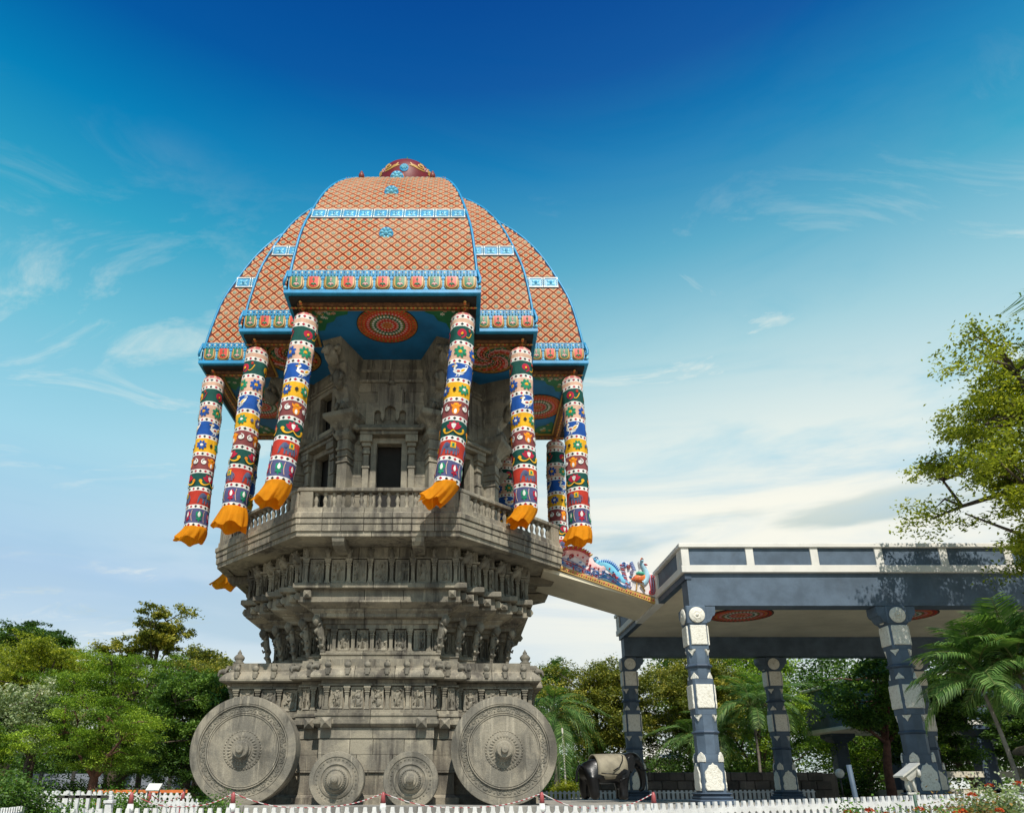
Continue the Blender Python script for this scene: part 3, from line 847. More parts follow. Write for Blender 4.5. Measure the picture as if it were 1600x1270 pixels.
# ---- wheels
def lathe_y(prof, seg, c, **kw): return MB().lathe(prof, seg, c, 'y', **kw)
def big_wheel(x):
    y, zc = -5.24, 1.13                       # y: back face of the wheel
    w = MB()
    w.lathe([(1.67, 0), (1.67, .70), (1.655, .725), (1.43, .74), (1.42, .705), (1.39, .70)], 96, (x, y, zc), 'y', crisp=True)
    w.lathe([(1.67, 0), (.3, 0)], 96, (x, y, zc), 'y', caps=False)
    w.lathe([(1.40, .68), (1.12, .68)], 96, (x, y, zc), 'y', caps=False)
    ww = w.build('stone_wheel', stone_w, chariot)
    r = MB()
    r.lathe([(1.41, .69), (1.41, .735), (1.375, .735), (1.375, .68)], 96, (x, y, zc), 'y', crisp=True)
    for (ra, rb_) in ((1.17, 1.135), (1.115, 1.08)):
        r.lathe([(ra, .67), (ra, .745), (rb_, .745), (rb_, .67)], 96, (x, y, zc), 'y', crisp=True)
    r.build('ring_moulding', stone_w, ww, (0, 0, -ZB.get(ww.name, 0)))
    d = MB().lathe([(1.10, .70), (1.09, .72), (.61, .73), (.60, .745), (.575, .745), (.57, .73)], 96, (x, y, zc), 'y', crisp=True)
    d.lathe([(.57, .735), (.545, .765), (.36, .79), (.34, .81), (.30, .81)], 64, (x, y, zc), 'y', crisp=True)
    d.build('wheel_disc', stone_w, ww)
    b = MB()
    for k in range(40):
        a = 2 * PI * k / 40
        b.lathe([(.035, 0), (.032, .02), (.015, .035)], 6, (x + .575 * math.cos(a), y - .735, zc + .575 * math.sin(a)), 'y')
    for k in range(28):
        a = 2 * PI * k / 28
        lay(b, tear(.41 * 1, 0, .07, .035, PI, 8), lambda p, q, h, a=a: (x + p * math.cos(a) - q * math.sin(a), y - .785 - h, zc + p * math.sin(a) + q * math.cos(a)), 0, .03)
    b.build('hub_beading', stone_w, ww, kind='stuff')
    h = MB().lathe([(.30, .80), (.29, .86), (.24, .88), (.235, .95), (.25, .96), (.25, 1.03), (.225, 1.06), (.125, 1.065), (.12, 1.09), (.11, 1.15), (.09, 1.175), (.01, 1.18)], 40, (x, y, zc), 'y', crisp=True)
    h.build('hub', stone_w, ww)
    # carved leaf scroll round the ring, one unit repeated
    m_ = MB()
    n = 26
    for k in range(n):
        a = 2 * PI * k / n; s = 1 if k % 2 else -1
        def M(p, q, hh, a=a):
            t = a + p / 1.265; rr = 1.265 + q
            return (x + rr * math.cos(t), y - .68 - hh, zc + rr * math.sin(t))
        lay(m_, strip(spiral(0, s * .0, .098, 1.3, PI * .5 * s, s, 12), [.035] * 12), M, 0, .024)
        lay(m_, tear(.13, s * .055, .07, .035, s * .6, 8), M, 0, .024)
        lay(m_, tear(-.12, -s * .055, .07, .035, PI + s * .6, 8), M, 0, .024)
        lay(m_, blob(.145, -s * .06, .03, .03, 0, 6), M, 0, .024)
    m_.build('leaf_scroll_carving', wheel_carve, ww, kind='stuff')
wheel_carve = stone_mat('wheel_carving', (0.215, 0.195, 0.15), (0.135, 0.125, 0.10), (0.05, 0.048, 0.04), streak=0.4, tint=0.05)
def small_wheel(x):
    y, zc = -5.55, 0.235
    w = MB().lathe([(.86, 0), (.86, .36), (.84, .39), (.70, .40), (.69, .375), (.55, .375), (.54, .41), (.47, .44), (.455, .41), (.40, .40), (.385, .45), (.33, .48)], 72, (x, y, zc), 'y', crisp=True)
    w.lathe([(.86, 0), (.2, 0)], 72, (x, y, zc), 'y', caps=False)
    ww = w.build('stone_wheel', stone_w, chariot)
    h = MB().lathe([(.34, .47), (.33, .52), (.27, .55), (.26, .60), (.20, .62), (.19, .68), (.12, .70), (.11, .76), (.125, .79), (.10, .86), (.05, .90), (.01, .905)], 40, (x, y, zc), 'y', crisp=True)
    h.build('hub', stone_w, ww)
    b = MB()
    for k in range(30):
        a = 2 * PI * k / 30
        b.lathe([(.03, 0), (.026, .02), (.012, .03)], 6, (x + .30 * math.cos(a), y - .535, zc + .30 * math.sin(a)), 'y')
        a2 = 2 * PI * k / 30
        b.lathe([(.032, 0), (.028, .008), (.012, .014)], 6, (x + .62 * math.cos(a2), y - .375, zc + .62 * math.sin(a2)), 'y')
    b.build('hub_beading', wheel_carve, ww, kind='stuff')
BWX = (-6.85 - CX, 1.36 - CX)
SWX = (-3.87 - CX, -1.56 - CX)
for bx in BWX: big_wheel(bx)
for bx in SWX: small_wheel(bx)
# axle beams the wheels hang on, and the same wheels on the far side
for bx in BWX:
    MB().cbox((bx - .3, -5.3, .85), (bx + .3, -3.9, 1.4), .03).build('axle', stone, chariot)
for bx in SWX:
    MB().cbox((bx - .2, -5.6, .05), (bx + .2, -4.9, .42), .03).build('axle', stone, chariot)
for o in [c for c in chariot.children if c.name.split('.')[0] == 'stone_wheel']:
    c = o.copy(); COL.objects.link(c); c.parent = chariot; c.rotation_euler = (0, 0, PI)
    c.location = (0, 0, o.location.z)
    for g in o.children:
        d = g.copy(); COL.objects.link(d); d.parent = c
# ================================================================== PAINTED CANOPY
KC = [(3.38, 7.94), (5.62, 5.62), (7.94, 3.38)]
KP = stepped(KC)
def catmull(pts, m=10):
    out = []
    for i in range(len(pts) - 1):
        p0 = pts[max(0, i - 1)]; p1 = pts[i]; p2 = pts[i + 1]; p3 = pts[min(len(pts) - 1, i + 2)]
        for k in range(m):
            t = k / m
            out.append(tuple(0.5 * (2 * b + (c - a) * t + (2 * a - 5 * b + 4 * c - d) * t * t + (3 * b - a - 3 * c + d) * t ** 3) for a, b, c, d in zip(p0, p1, p2, p3)))
    return out + [pts[-1]]
SZ = catmull([(.992, 17.5), (.975, 18.4), (.940, 19.8), (.880, 21.15), (.795, 22.7), (.69, 24.05), (.556, 25.3), (.41, 26.35), (.26, 27.05), (.13, 27.45)], 8)
SS = np.array([p[0] for p in SZ]); ZZ = np.array([p[1] for p in SZ])
roof = MB().loft([[(x * s, y * s, z) for x, y in KP] for s, z in SZ]).build('canopy_roof', m_roofbase, chariot)
class Bay:
    def __init__(b, D, x0, x1):
        b.D, b.x0, b.x1 = D, x0, x1
        d = np.hypot(np.diff(SS) * D, np.diff(ZZ)); b.vv = np.concatenate([[0], np.cumsum(d)])
    def v_of_z(b, z): return float(np.interp(z, ZZ, b.vv))
    def sz(b, v): return float(np.interp(v, b.vv, SS)), float(np.interp(v, b.vv, ZZ))
    def M(b, x, v, h):
        s, z = b.sz(v); s1, z1 = b.sz(v + .06); s0, z0 = b.sz(max(0, v - .06))
        ty, tz = -b.D * (s1 - s0), z1 - z0; l = math.hypot(ty, tz)
        return (x, -b.D * s - tz / l * h, z + ty / l * h)
BAYS = [Bay(7.94, -3.38, 3.38), Bay(5.62, 3.38, 5.62), Bay(5.62, -5.62, -3.38), Bay(3.38, 5.62, 7.94), Bay(3.38, -7.94, -5.62)]
def clip(poly, f):
    out = []
    for i in range(len(poly)):
        a, b = poly[i - 1], poly[i]; fa, fb = f(a), f(b)
        if (fa >= 0) != (fb >= 0):
            t = fa / (fa - fb); out.append((a[0] + (b[0] - a[0]) * t, a[1] + (b[1] - a[1]) * t))
        if fb >= 0: out.append(b)
    return out
TW, TH = .438, .455
def tile(bay, cx, cv, va, vb):
    s, z = bay.sz(cv)
    lo, hi = bay.x0 * s + .05, bay.x1 * s - .05
    p = [(cx - TW / 2, cv), (cx, cv - TH / 2), (cx + TW / 2, cv), (cx, cv + TH / 2)]
    for f in (lambda q: q[0] - lo, lambda q: hi - q[0], lambda q: q[1] - va, lambda q: vb - q[1]):
        p = clip(p, f)
        if len(p) < 3: return None
    ar = abs(sum(p[i - 1][0] * p[i][1] - p[i][0] * p[i - 1][1] for i in range(len(p)))) / 2
    if ar < .012: return None
    gx = sum(q[0] for q in p) / len(p); gv = sum(q[1] for q in p) / len(p)
    mb = MB(); n = len(p); V = []; U = []
    for (k, h) in ((.97, .004), (.90, .03)):
        for q in p:
            x, v = gx + (q[0] - gx) * k, gv + (q[1] - gv) * k
            V.append(bay.M(x, v, h)); U.append(((x - cx) / TW * 2, (v - cv) / TH * 2))
    F = [(i, (i + 1) % n, n + (i + 1) % n, n + i) for i in range(n)] + [tuple(range(n, 2 * n))]
    mb.add(V, F, 0, False, U)
    if lo + .09 < cx < hi - .09 and va + .09 < cv < vb - .09:
        V = []; U = []
        for (r, h, u) in ((.100, .03, .41), (.097, .042, .40), (.062, .044, .24), (.028, .052, .11)):
            for j in range(8):
                a = 2 * PI * j / 8; x, v = cx + r * math.cos(a), cv + r * math.sin(a)
                V.append(bay.M(x, v, h)); rr = u; U.append((rr * math.cos(a), rr * math.sin(a)))
        F = [(k * 8 + j, k * 8 + (j + 1) % 8, (k + 1) * 8 + (j + 1) % 8, (k + 1) * 8 + j) for k in range(3) for j in range(8)] + [tuple(range(24, 32))]
        mb.add(V, F, 0, False, U)
    return mb, ar
all_tiles = MB(); rest_tiles = MB(); single = []
for bi, bay in enumerate(BAYS):
    for (za, zb) in ((17.60, 20.55), (21.25, 26.9)):
        va, vb = bay.v_of_z(za), bay.v_of_z(zb)
        rows = int((vb - va) / (TH / 2)) + 2
        for r in range(rows):
            cv = va + r * TH / 2
            for c in range(-20, 21):
                cx = (c + (r % 2) * .5) * TW
                t = tile(bay, cx, cv, va, vb)
                if t is None: continue
                all_tiles.join(t[0])
                z = bay.sz(cv)[1]
                if bi == 0 and z < 22.95 and len(single) < 298: single.append(t[0])
                else: rest_tiles.join(t[0])
for t in single: t.build('roof_tile', m_tile, roof)
rest_tiles.build('roof_tiles', m_tile, roof, kind='stuff')
am = all_tiles.mesh('roof_tiles', m_tile)
for k in (1, 2, 3): put(am, 'roof_tiles', roof, rot=k * PI / 2, kind='stuff')

# painted band round the middle: one framed flower panel after another
def band_panel(bay, x0, x1):
    va, vb = bay.v_of_z(20.60), bay.v_of_z(21.20); vm = (va + vb) / 2; hh = (vb - va) / 2
    cx = (x0 + x1) / 2; w = (x1 - x0) / 2
    mb = MB(); M = bay.M
    def rect(a0, a1, b0, b1, h, mi):
        n = 2; V = [M(a0, b0, 0), M(a1, b0, 0), M(a1, b1, 0), M(a0, b1, 0), M(a0, b0, h), M(a1, b0, h), M(a1, b1, h), M(a0, b1, h)]
        mb.add(V, [(4, 5, 6, 7), (0, 1, 5, 4), (1, 2, 6, 5), (2, 3, 7, 6), (3, 0, 4, 7)], mi)
    rect(x0 + .008, x1 - .008, va + .01, vb - .01, .03, 0)
    rect(x0 + .01, x1 - .01, va + .012, va + .055, .06, 1); rect(x0 + .01, x1 - .01, vb - .055, vb - .012, .06, 1)
    for s in (-1, 1):
        e = cx + s * (w - .045); rect(e - .018, e + .018, va + .055, vb - .055, .055, 1)
        for q in (-.5, 0, .5): lay(mb, blob(e, vm + q * hh * .8, .045, .04, 0, 6), M, 2, .04, .04)
    Ms = lambda a, b, h: M(cx + a, vm + b, h)
    for k in range(4):
        a = k * PI / 2 + PI / 4
        lay(mb, tear(math.cos(a) * w * .40, math.sin(a) * hh * .42, w * .36, hh * .24, math.atan2(math.sin(a) * hh, math.cos(a) * w), 8), Ms, 2, .035, .03)
    lay(mb, blob(0, 0, w * .30, hh * .42, 0, 10), Ms, 2, .05, .03); lay(mb, blob(0, 0, w * .2, hh * .28, 0, 8), Ms, 0, .03, .075); lay(mb, blob(0, 0, w * .09, hh * .12, 0, 6), Ms, 2, .03, .10)
    return mb
all_band = MB()
for bay in BAYS:
    s = bay.sz(bay.v_of_z(20.9))[0]; x0, x1 = bay.x0 * s + .05, bay.x1 * s - .05
    n = max(1, round((x1 - x0) / .60))
    for i in range(n):
        p = band_panel(bay, x0 + (x1 - x0) * i / n, x0 + (x1 - x0) * (i + 1) / n)
        all_band.join(p); p.build('flower_panel', [blue, white_p, blue_l], roof)
bm_ = all_band.mesh('flower_panels', [blue, white_p, blue_l])
for k in (1, 2, 3): put(bm_, 'flower_panels', roof, rot=k * PI / 2, kind='stuff')

# fascia below the roof: bead rows, lotus petals, lip
sweep(KP, [(-.4, 16.57), (.10, 16.57), (.12, 16.60), (.12, 16.72), (.08, 16.75), (0, 16.76), (0, 17.33), (.05, 17.34), (.05, 17.60), (-.4, 17.60)], None, 'fascia', blue, chariot)
fascia = [c for c in chariot.children if c.name.startswith('fascia')][0]
def petal(x0, x1, D, alt):
    mb = MB(); cx = (x0 + x1) / 2; w = (x1 - x0) / 2 * .86
    M = lambda a, b, h: (cx + a, -D - .012 - h, 17.04 + b)
    def shield(sx, top, bot):
        pts = [(-sx, top), (-sx, bot + sx * .9)] + [(-sx * math.cos(PI * i / 8), bot + sx * .9 - sx * .9 * math.sin(PI * i / 8)) for i in range(1, 8)] + [(sx, bot + sx * .9), (sx, top)]
        return ngon(pts)
    lay(mb, shield(w, .27, -.29), M, 0, .07)
    lay(mb, shield(w * .86, .26, -.255), M, 1, .02, .058)
    lay(mb, shield(w * .80, .26, -.24), M, 0, .03, .066)
    lay(mb, shield(w * .62, .26, -.20), M, 3 if alt else 2, .02, .085)
    c = 2 if alt else 4
    lay(mb, strip([(0, .2), (0, .02)], .035), M, c, .03, .10)
    for a in (-.9, 0, .9): lay(mb, tear(math.sin(a) * .07, -.03 - math.cos(a) * .06, .07, .035, -PI / 2 + a, 8), M, c, .03, .10)
    lay(mb, blob(0, .12, .045, .035, 0, 8), M, c, .03, .10)
    return mb
def separator(x, D):
    mb = MB()
    for (z0, z1, w, d) in ((16.80, 16.86, .05, .06), (16.86, 17.22, .03, .05), (17.22, 17.32, .065, .07)): mb.box((x - w, -D - d, z0), (x + w, -D + .01, z1), 0)
    for z in (16.93, 17.0, 17.07, 17.14): mb.box((x - .042, -D - .058, z), (x + .042, -D, z + .03), 1)
    mb.lathe([(.02, 0), (.06, .03), (.05, .07), (.02, .10)], 8, (x, -D - .05, 16.74), mi=1)
    return mb
PM = [gold, m_roofbase, green_p, red_p, pink_p]
ap, asep = MB(), MB(); beads = MB()
def bead(mb, x, y, z, r, mi): mb.lathe([(r, 0), (r * .75, r * .6), (.004, r * .8)], 6, (x, y, z), 'y', mi)
for bi, bay in enumerate(BAYS):
    x0, x1, D = bay.x0, bay.x1, bay.D
    n = max(1, round((x1 - x0) / .614))
    for i in range(n):
        a = x0 + (x1 - x0) * i / n; b = x0 + (x1 - x0) * (i + 1) / n
        p = petal(a, b, D, i % 2 == 1); ap.join(p); p.build('lotus_petal', PM, fascia)
        if i: s_ = separator(a, D); asep.join(s_); s_.build('fascia_pilaster', [blue, blue_l], fascia)
    m = int((x1 - x0 - .1) / .115)
    for i in range(m):
        x = x0 + .08 + (x1 - x0 - .16) * (i + .5) / m
        bead(beads, x, -D - .05, 17.40, .042, 0); bead(beads, x, -D - .05, 17.56, .04, 0)
        if i % 2: bead(beads, x, -D - .05, 17.48, .05, 1)
        else: beads.box((x - .03, -D - .075, 17.455), (x + .03, -D - .045, 17.505), 2)
bdm = beads.mesh('beads', [blue_l, white_p, blue_d])
for k in range(4): put(bdm, 'beads', fascia, rot=k * PI / 2, kind='stuff')
apm = ap.mesh('lotus_petals', PM); asm = asep.mesh('fascia_pilasters', [blue, blue_l])
for k in (1, 2, 3): put(apm, 'lotus_petals', fascia, rot=k * PI / 2, kind='stuff'); put(asm, 'fascia_pilasters', fascia, rot=k * PI / 2, kind='stuff')
# ribs along the corners with a scroll at the foot
for k in range(4):
    for (x, y) in KC:
        mb = MB(); pts = [(x * s * 1.003, -y * s * 1.003, z) for s, z in SZ[:52:2]]
        mb.tube(pts, .05, 6, 0)
        sx = 1 if x > 0 else -1
        mb.tube([(x + .0, -y - .04, 17.6), (x + .04, -y - .08, 17.4), (x + .09, -y - .11, 17.2), (x + .08, -y - .14, 17.02), (x - .0, -y - .15, 16.97), (x - .02, -y - .14, 17.06)], [.05, .055, .06, .055, .04, .02], 6, 0)
        mb.lathe([(.02, 0), (.06, .04), (.07, .09), (.04, .14)], 8, (x + .07, -y - .09, 16.76), mi=1)
        mb.build('edge_rib', [blue, blue_l], roof, rot=k * PI / 2)
    for (x, y) in ((-3.38, 7.94), (-5.62, 5.62), (-7.94, 3.38)):
        pass
red_dk = paint('dark_red_paint', (0.20, 0.03, 0.015), 0.5)
# flower bosses and knobs on the roof
def roof_boss(bay, x, z, r, seed):
    v = bay.v_of_z(z); mb = MB(); q0 = bay.M(x, v, 0)
    M = lambda a, b, h: (q0[0] + a, q0[1] + .12 - h - b * .25, q0[2] + b)      # disc set upright, facing out
    rings = []
    for (rr, h) in ((r, -.25), (r, .17), (r * .9, .20)): rings.append([M(rr * math.cos(2 * PI * j / 20), rr * math.sin(2 * PI * j / 20), h) for j in range(20)])
    mb.loft(rings, 0)
    fl, c = flower(0, 0, r * .92, 8)
    for p in fl: lay(mb, p, M, 1, .06, .19)
    lay(mb, c, M, 1, .08, .21)
    for s in (-1, 0, 1): lay(mb, blob(s * r * .5, -r * 1.08 + abs(s) * r * .12, r * .2, r * .26, 0, 8), M, 0, .2)
    lay(mb, tear(0, -r * 1.35, r * .3, r * .14, -PI / 2, 8), M, 1, .15)
    return mb
for (z, r) in ((19.55, .27), (22.6, .29), (25.2, .30)):
    bmesh_ = roof_boss(BAYS[0], 0, z, r, 1).mesh('flower_boss', [blue, blue_l])
    for k in range(4): put(bmesh_, 'flower_boss', roof, rot=k * PI / 2)
kn = MB().lathe([(.08, 0), (.11, .05), (.13, .15), (.10, .24), (.05, .29), (.06, .34), (.02, .40)], 10).mesh('ridge_knob', red_dk)
for k in range(4):
    for x in (-1.55, 1.55):
        p = BAYS[0].M(x, BAYS[0].v_of_z(25.15), 0.0); put(kn, 'ridge_knob', roof, tuple(Matrix.Rotation(k * PI / 2, 3, 'Z') @ Vector(p)), k * PI / 2)
# cap
CAPZ = -.45
cap = MB().lathe([(1.0, 27.3), (1.35, 28.0), (1.5, 28.8), (1.5, 29.3), (1.44, 29.7), (1.25, 30.1), (.95, 30.42), (.6, 30.63), (.3, 30.73), (.2, 30.76)], 40).build('dome_cap', maroon_p, chariot, (0, 0, CAPZ))
fn = MB().lathe([(.30, 30.72), (.34, 30.80), (.30, 30.92), (.16, 31.0), (.10, 31.06), (.14, 31.12), (.06, 31.25), (.02, 31.5)], 16); fn.build('finial', green_p, cap)
CAPR = [(28.0, 1.35), (28.8, 1.5), (29.3, 1.5), (29.7, 1.44), (30.1, 1.25), (30.42, .95), (30.63, .6)]
def capM(k):
    def M(a, b, h):
        z = b; r = float(np.interp(z, [c[0] for c in CAPR], [c[1] for c in CAPR])) + h
        t = -PI / 2 + k * PI / 2 + a / 1.3
        return (r * math.cos(t), r * math.sin(t), z + h * .5)
    return M
for k in range(4):
    mb = MB(); M = capM(k)
    lay(mb, blob(0, 29.30, .19, .26, 0, 14), M, 0, .06); fl, c = flower(0, 29.30, .16, 8)
    for p in fl + [c]: lay(mb, p, M, 1, .04, .05)
    mb.build('cap_flower', [blue, blue_l], cap)
    mb = MB(); M = capM(k + .5)
    for s in (-1, 1):
        lay(mb, strip(spiral(s * .28, 29.65, .2, 1.3, PI / 2, s), [.07] * 18), M, 0, .05); lay(mb, tear(s * .62, 29.5, .2, .09, 0 if s > 0 else PI), M, 0, .05)
        lay(mb, strip(bez([(s * .1, 29.4), (s * .5, 29.25), (s * .75, 29.65)]), .06), M, 0, .05)
    fl, c = flower(0, 29.55, .13, 6)
    for p in fl: lay(mb, p, M, 1, .06)
    mb.build('cap_scroll', [gold, pink_p], cap)
    oc = MB().lathe([(.34, 0), (.36, .12), (.24, .2), (.28, .3), (.16, .42), (.06, .5)], 8)
    if k % 2: oc.build('cap_corner_ornament', blue, cap, tuple(Matrix.Rotation(k * PI / 2, 3, 'Z') @ Vector((0, -1.6, 29.0))), k * PI / 2)
    oc = MB().lathe([(.10, 0), (.13, .09), (.07, .18), (.09, .26), (.03, .36)], 8).build('cap_knob', orange_p, cap, tuple(Matrix.Rotation(k * PI / 2, 3, 'Z') @ Vector((0, -2.1, 27.95))))

# underside: painted beams, blue ceiling, round ceiling paintings
sweep(KP, [(-.62, 16.38), (-.29, 16.38), (-.29, 16.575), (-.62, 16.575)], None, 'painted_beam', brown_p, chariot)
sweep(KP, [(-.28, 16.47), (-.04, 16.47), (-.04, 16.57), (-.28, 16.57)], None, 'dark_board', m_dark, chariot)  # plain near-black board just behind the lip
sweep(KP, [(-.70, 16.42), (-.625, 16.42), (-.625, 16.57), (-.70, 16.57)], None, 'ochre_fillet', gold, chariot)
bst = MB()                                     # carved flowers along the beams
for k in range(4):
    Rm = Matrix.Rotation(k * PI / 2, 4, 'Z')
    for bay in BAYS:
        n = int((bay.x1 - bay.x0) / .3)
        for i in range(n):
            x = bay.x0 + (bay.x1 - bay.x0) * (i + .5) / n
            M = lambda a, b, h: tuple(Rm @ Vector((x + a, -bay.D + .455 + b, 16.375 - h)))
            for s in (-1, 1): lay(bst, tear(s * .07, 0, .08, .06, 0 if s > 0 else PI, 8), M, 0, .03)
            lay(bst, blob(0, 0, .045, .045, 0, 6), M, 1, .05)
bst.build('beam_carving', [gold, red_p], chariot, kind='stuff')
MB().prism(offset(KP, -.5), 16.50, 16.62).build('ceiling', ceil_blue, chariot)
ceil = [c for c in chariot.children if c.name == 'ceiling'][0]
ochre_d = paint('dark_ochre_paint', (0.36, 0.17, 0.035), 0.5, var=0.5, vs=9)
MP = [ochre_d, m_dark, red_p, pink_p, green_p, gold, white_p]
def ring(mb, r0, r1, z, h, mi, seg=48):
    mb.lathe([(r1, z), (r1, z - h), (r0, z - h), (r0, z)], seg, (0, 0, 0), 'z', mi, False, caps=False)
def rosette_med(R_):
    parts = []
    def mk(fn, nm='painted_ring'): b = MB(); fn(b); parts.append((nm, b))
    Z = 16.498
    mk(lambda b: ring(b, R_ * .98, R_ * 1.0, Z, .03, 1))
    mk(lambda b: ring(b, R_ * .82, R_ * .98, Z, .02, 0))
    mk(lambda b: ring(b, R_ * .70, R_ * .82, Z, .03, 2))
    mk(lambda b: ring(b, R_ * .58, R_ * .70, Z, .025, 2))
    mk(lambda b: ring(b, R_ * .36, R_ * .58, Z, .02, 4))
    mk(lambda b: ring(b, R_ * .20, R_ * .34, Z, .03, 2))
    mk(lambda b: ring(b, .0, R_ * .18, Z, .03, 5))
    d = MB()
    for (n, r, l, w, mi) in ((36, .64, .05, .035, 3), (44, .765, .03, .03, 5), (40, .90, .06, .045, 2), (26, .47, .05, .045, 6), (20, .34, .05, .04, 3), (12, .2, .04, .035, 3), (30, .53, .03, .03, 5), (10, .11, .04, .03, 2)):
        for i in range(n):
            a = 2 * PI * i / n
            M = lambda p, q, h: ((r * R_ + p) * math.cos(a) - q * math.sin(a), (r * R_ + p) * math.sin(a) + q * math.cos(a), Z - .028 - h)
            lay(d, blob(0, 0, l * R_, w * R_, 0, 6), M, mi, .015)
    lay(d, blob(0, 0, .05, .05, 0, 8), lambda p, q, h: (p, q, Z - .03 - h), 2, .02)
    parts.append(('painted_dots', d))
    return parts
def swirl_med(R_):
    parts = []; Z = 16.498
    b = MB(); ring(b, R_ * .97, R_, Z, .03, 1); ring(b, R_ * .84, R_ * .97, Z, .02, 0); ring(b, 0, R_ * .84, Z, .012, 1); parts.append(('painted_ring', b))
    d = MB(); n = 18
    for i in range(n):
        a0 = 2 * PI * i / n
        path = [(R_ * (.06 + .76 * t) * math.cos(a0 + 1.9 * t), R_ * (.06 + .76 * t) * math.sin(a0 + 1.9 * t)) for t in [j / 12 for j in range(13)]]
        lay(d, strip(path, [R_ * (.012 + .13 * j / 12) for j in range(13)]), lambda p, q, h: (p, q, Z - .012 - h), (2, 0, 4, 3)[i % 4], .02)
        for j in range(3, 13, 2):
            lay(d, blob(path[j][0], path[j][1], .035 * R_, .03 * R_, 0, 6), lambda p, q, h: (p, q, Z - .034 - h), 3 if i % 4 != 3 else 2, .01)
    parts.append(('swirl_arms', d))
    return parts
rm = [(n, b.mesh(n, MP)) for n, b in rosette_med(1.15)]; sm_ = [(n, b.mesh(n, MP)) for n, b in swirl_med(1.12)]
for k in range(4):
    c, s = math.cos(k * PI / 2), math.sin(k * PI / 2)
    x, y = 0.02, -6.28
    for n, me in rm: put(me, n, ceil, (x * c - y * s, x * s + y * c, 0), k * PI / 2, kind='stuff' if n == 'painted_dots' else None)
    x, y = 4.0, -4.0
    for n, me in sm_: put(me, n, ceil, (x * c - y * s, x * s + y * c, 0), k * PI / 2, kind='stuff' if n == 'swirl_arms' else None)
# leafy green corners of the ceiling with painted flowers
rg = random.Random(8); cg = MB()
for k in range(4):
    Rm = Matrix.Rotation(k * PI / 2, 4, 'Z')
    for (x, y, sx) in ((3.38, 7.94, 1), (-3.38, 7.94, -1), (7.94, 3.38, 1), (5.62, 5.62, 1)):
        px, py = x - sx * .70, -y + .70
        M = lambda a, b, h: tuple(Rm @ Vector((px - sx * a, py + b, 16.496 - h)))
        lay(cg, ngon([(0, 0), (.5, 0), (1.0, .02), (1.25, .15), (.9, .35), (.75, .7), (.45, .85), (.30, 1.3), (.05, 1.35), (0, .7)]), M, 0, .008)
        for _ in range(13):
            a, b = rg.uniform(.06, 1.1), rg.uniform(.06, 1.2)
            if a + b > 1.25: continue
            fl, c = flower(a, b, rg.uniform(.06, .10), 6)
            cm = rg.choice((1, 1, 2, 3))
            for p in fl: lay(cg, p, M, cm, .01, .008)
            lay(cg, c, M, 2, .015, .008)
cg.build('painted_corner', [green_p, white_p, gold, pink_p], ceil, kind='stuff')

# ================================================================== CLOTH TUBES
CC = [(0.80, 0.78, 0.72), (0.45, 0.015, 0.045), (0.02, 0.02, 0.02), (0.82, 0.42, 0.015), (0.82, 0.25, 0.012), (0.012, 0.085, 0.36),
      (0.01, 0.24, 0.12), (0.68, 0.42, 0.30), (0.008, 0.075, 0.06), (0.24, 0.06, 0.06), (0.085, 0.09, 0.20), (0.50, 0.04, 0.022), (0.10, 0.12, 0.20)]
CN = ['white', 'crimson', 'black', 'yellow', 'orange', 'blue', 'green', 'beige', 'dark_green', 'mauve', 'lilac', 'red', 'slate']
CLOTH = [cloth(n + '_cloth', c) for n, c in zip(CN, CC)]
c_ruffle = cloth('saffron_cloth', (0.90, 0.34, 0.006))
def _glow():
    nt = c_ruffle.node_tree; b = nt.nodes['Principled BSDF']; t = nt.nodes.new('ShaderNodeBsdfTranslucent'); t.inputs[0].default_value = (0.95, 0.30, 0.01, 1)
    ms = nt.nodes.new('ShaderNodeMixShader'); ms.inputs[0].default_value = .4
    nt.links.new(b.outputs[0], ms.inputs[1]); nt.links.new(t.outputs[0], ms.inputs[2]); nt.links.new(ms.outputs[0], nt.nodes['Material Output'].inputs[0])
_glow()
def m_paisley(i):
    c, d = (3, 4) if i % 2 == 0 else (1, 3)
    o = [(strip(spiral(0, .0, .17, .95, -PI / 2, 1, 16, .35), [.05 + .10 * j / 15 for j in range(16)]), c), (blob(.02, .02, .085, .07), c),
         (tear(.02, .0, .06, .045, 1.2), d if c != 3 else 1), (strip(bez([(.17, -.12), (.26, -.2), (.34, -.08), (.40, .1)]), .035), 1 if c == 3 else 3), (blob(.30, .16, .05, .06), 11)]
    return o
def m_flower(i):
    fl, c = flower(0, 0, .235, 8, .25); return [(p, 5 if i % 2 else 6) for p in fl] + [(c, 3)]
def m_duck(i):
    return [(tear(-.02, -.05, .21, .115, PI - .15), 0), (strip(bez([(-.13, -.02), (-.2, .08), (-.12, .14)]), .07), 0), (blob(-.13, .16, .065, .055), 0), (tear(-.21, .155, .06, .025, PI), 3),
            (tear(.17, .03, .17, .085, .75), 0), (tear(.15, .02, .11, .045, .75), 3), (strip(spiral(.27, .17, .06, .8, PI, -1, 10, .2), .03), 0), (blob(-.02, -.04, .06, .03), 11),
            (strip([(-.06, -.15), (-.07, -.24), (-.12, -.245)], .022), 0), (strip([(.02, -.15), (.02, -.24), (-.03, -.245)], .022), 0), (blob(-.14, .24, .025, .03), 3)]
def m_yellow(i):
    fl, c = flower(-.12, 0, .2, 8, .28); q = (1, 5, 6, 10)[i % 4]
    return [(p, q) for p in fl] + [(c, 0), (ngon([(.17, 0), (.24, .08), (.31, 0), (.24, -.08)]), 2 if i % 2 else 12)]
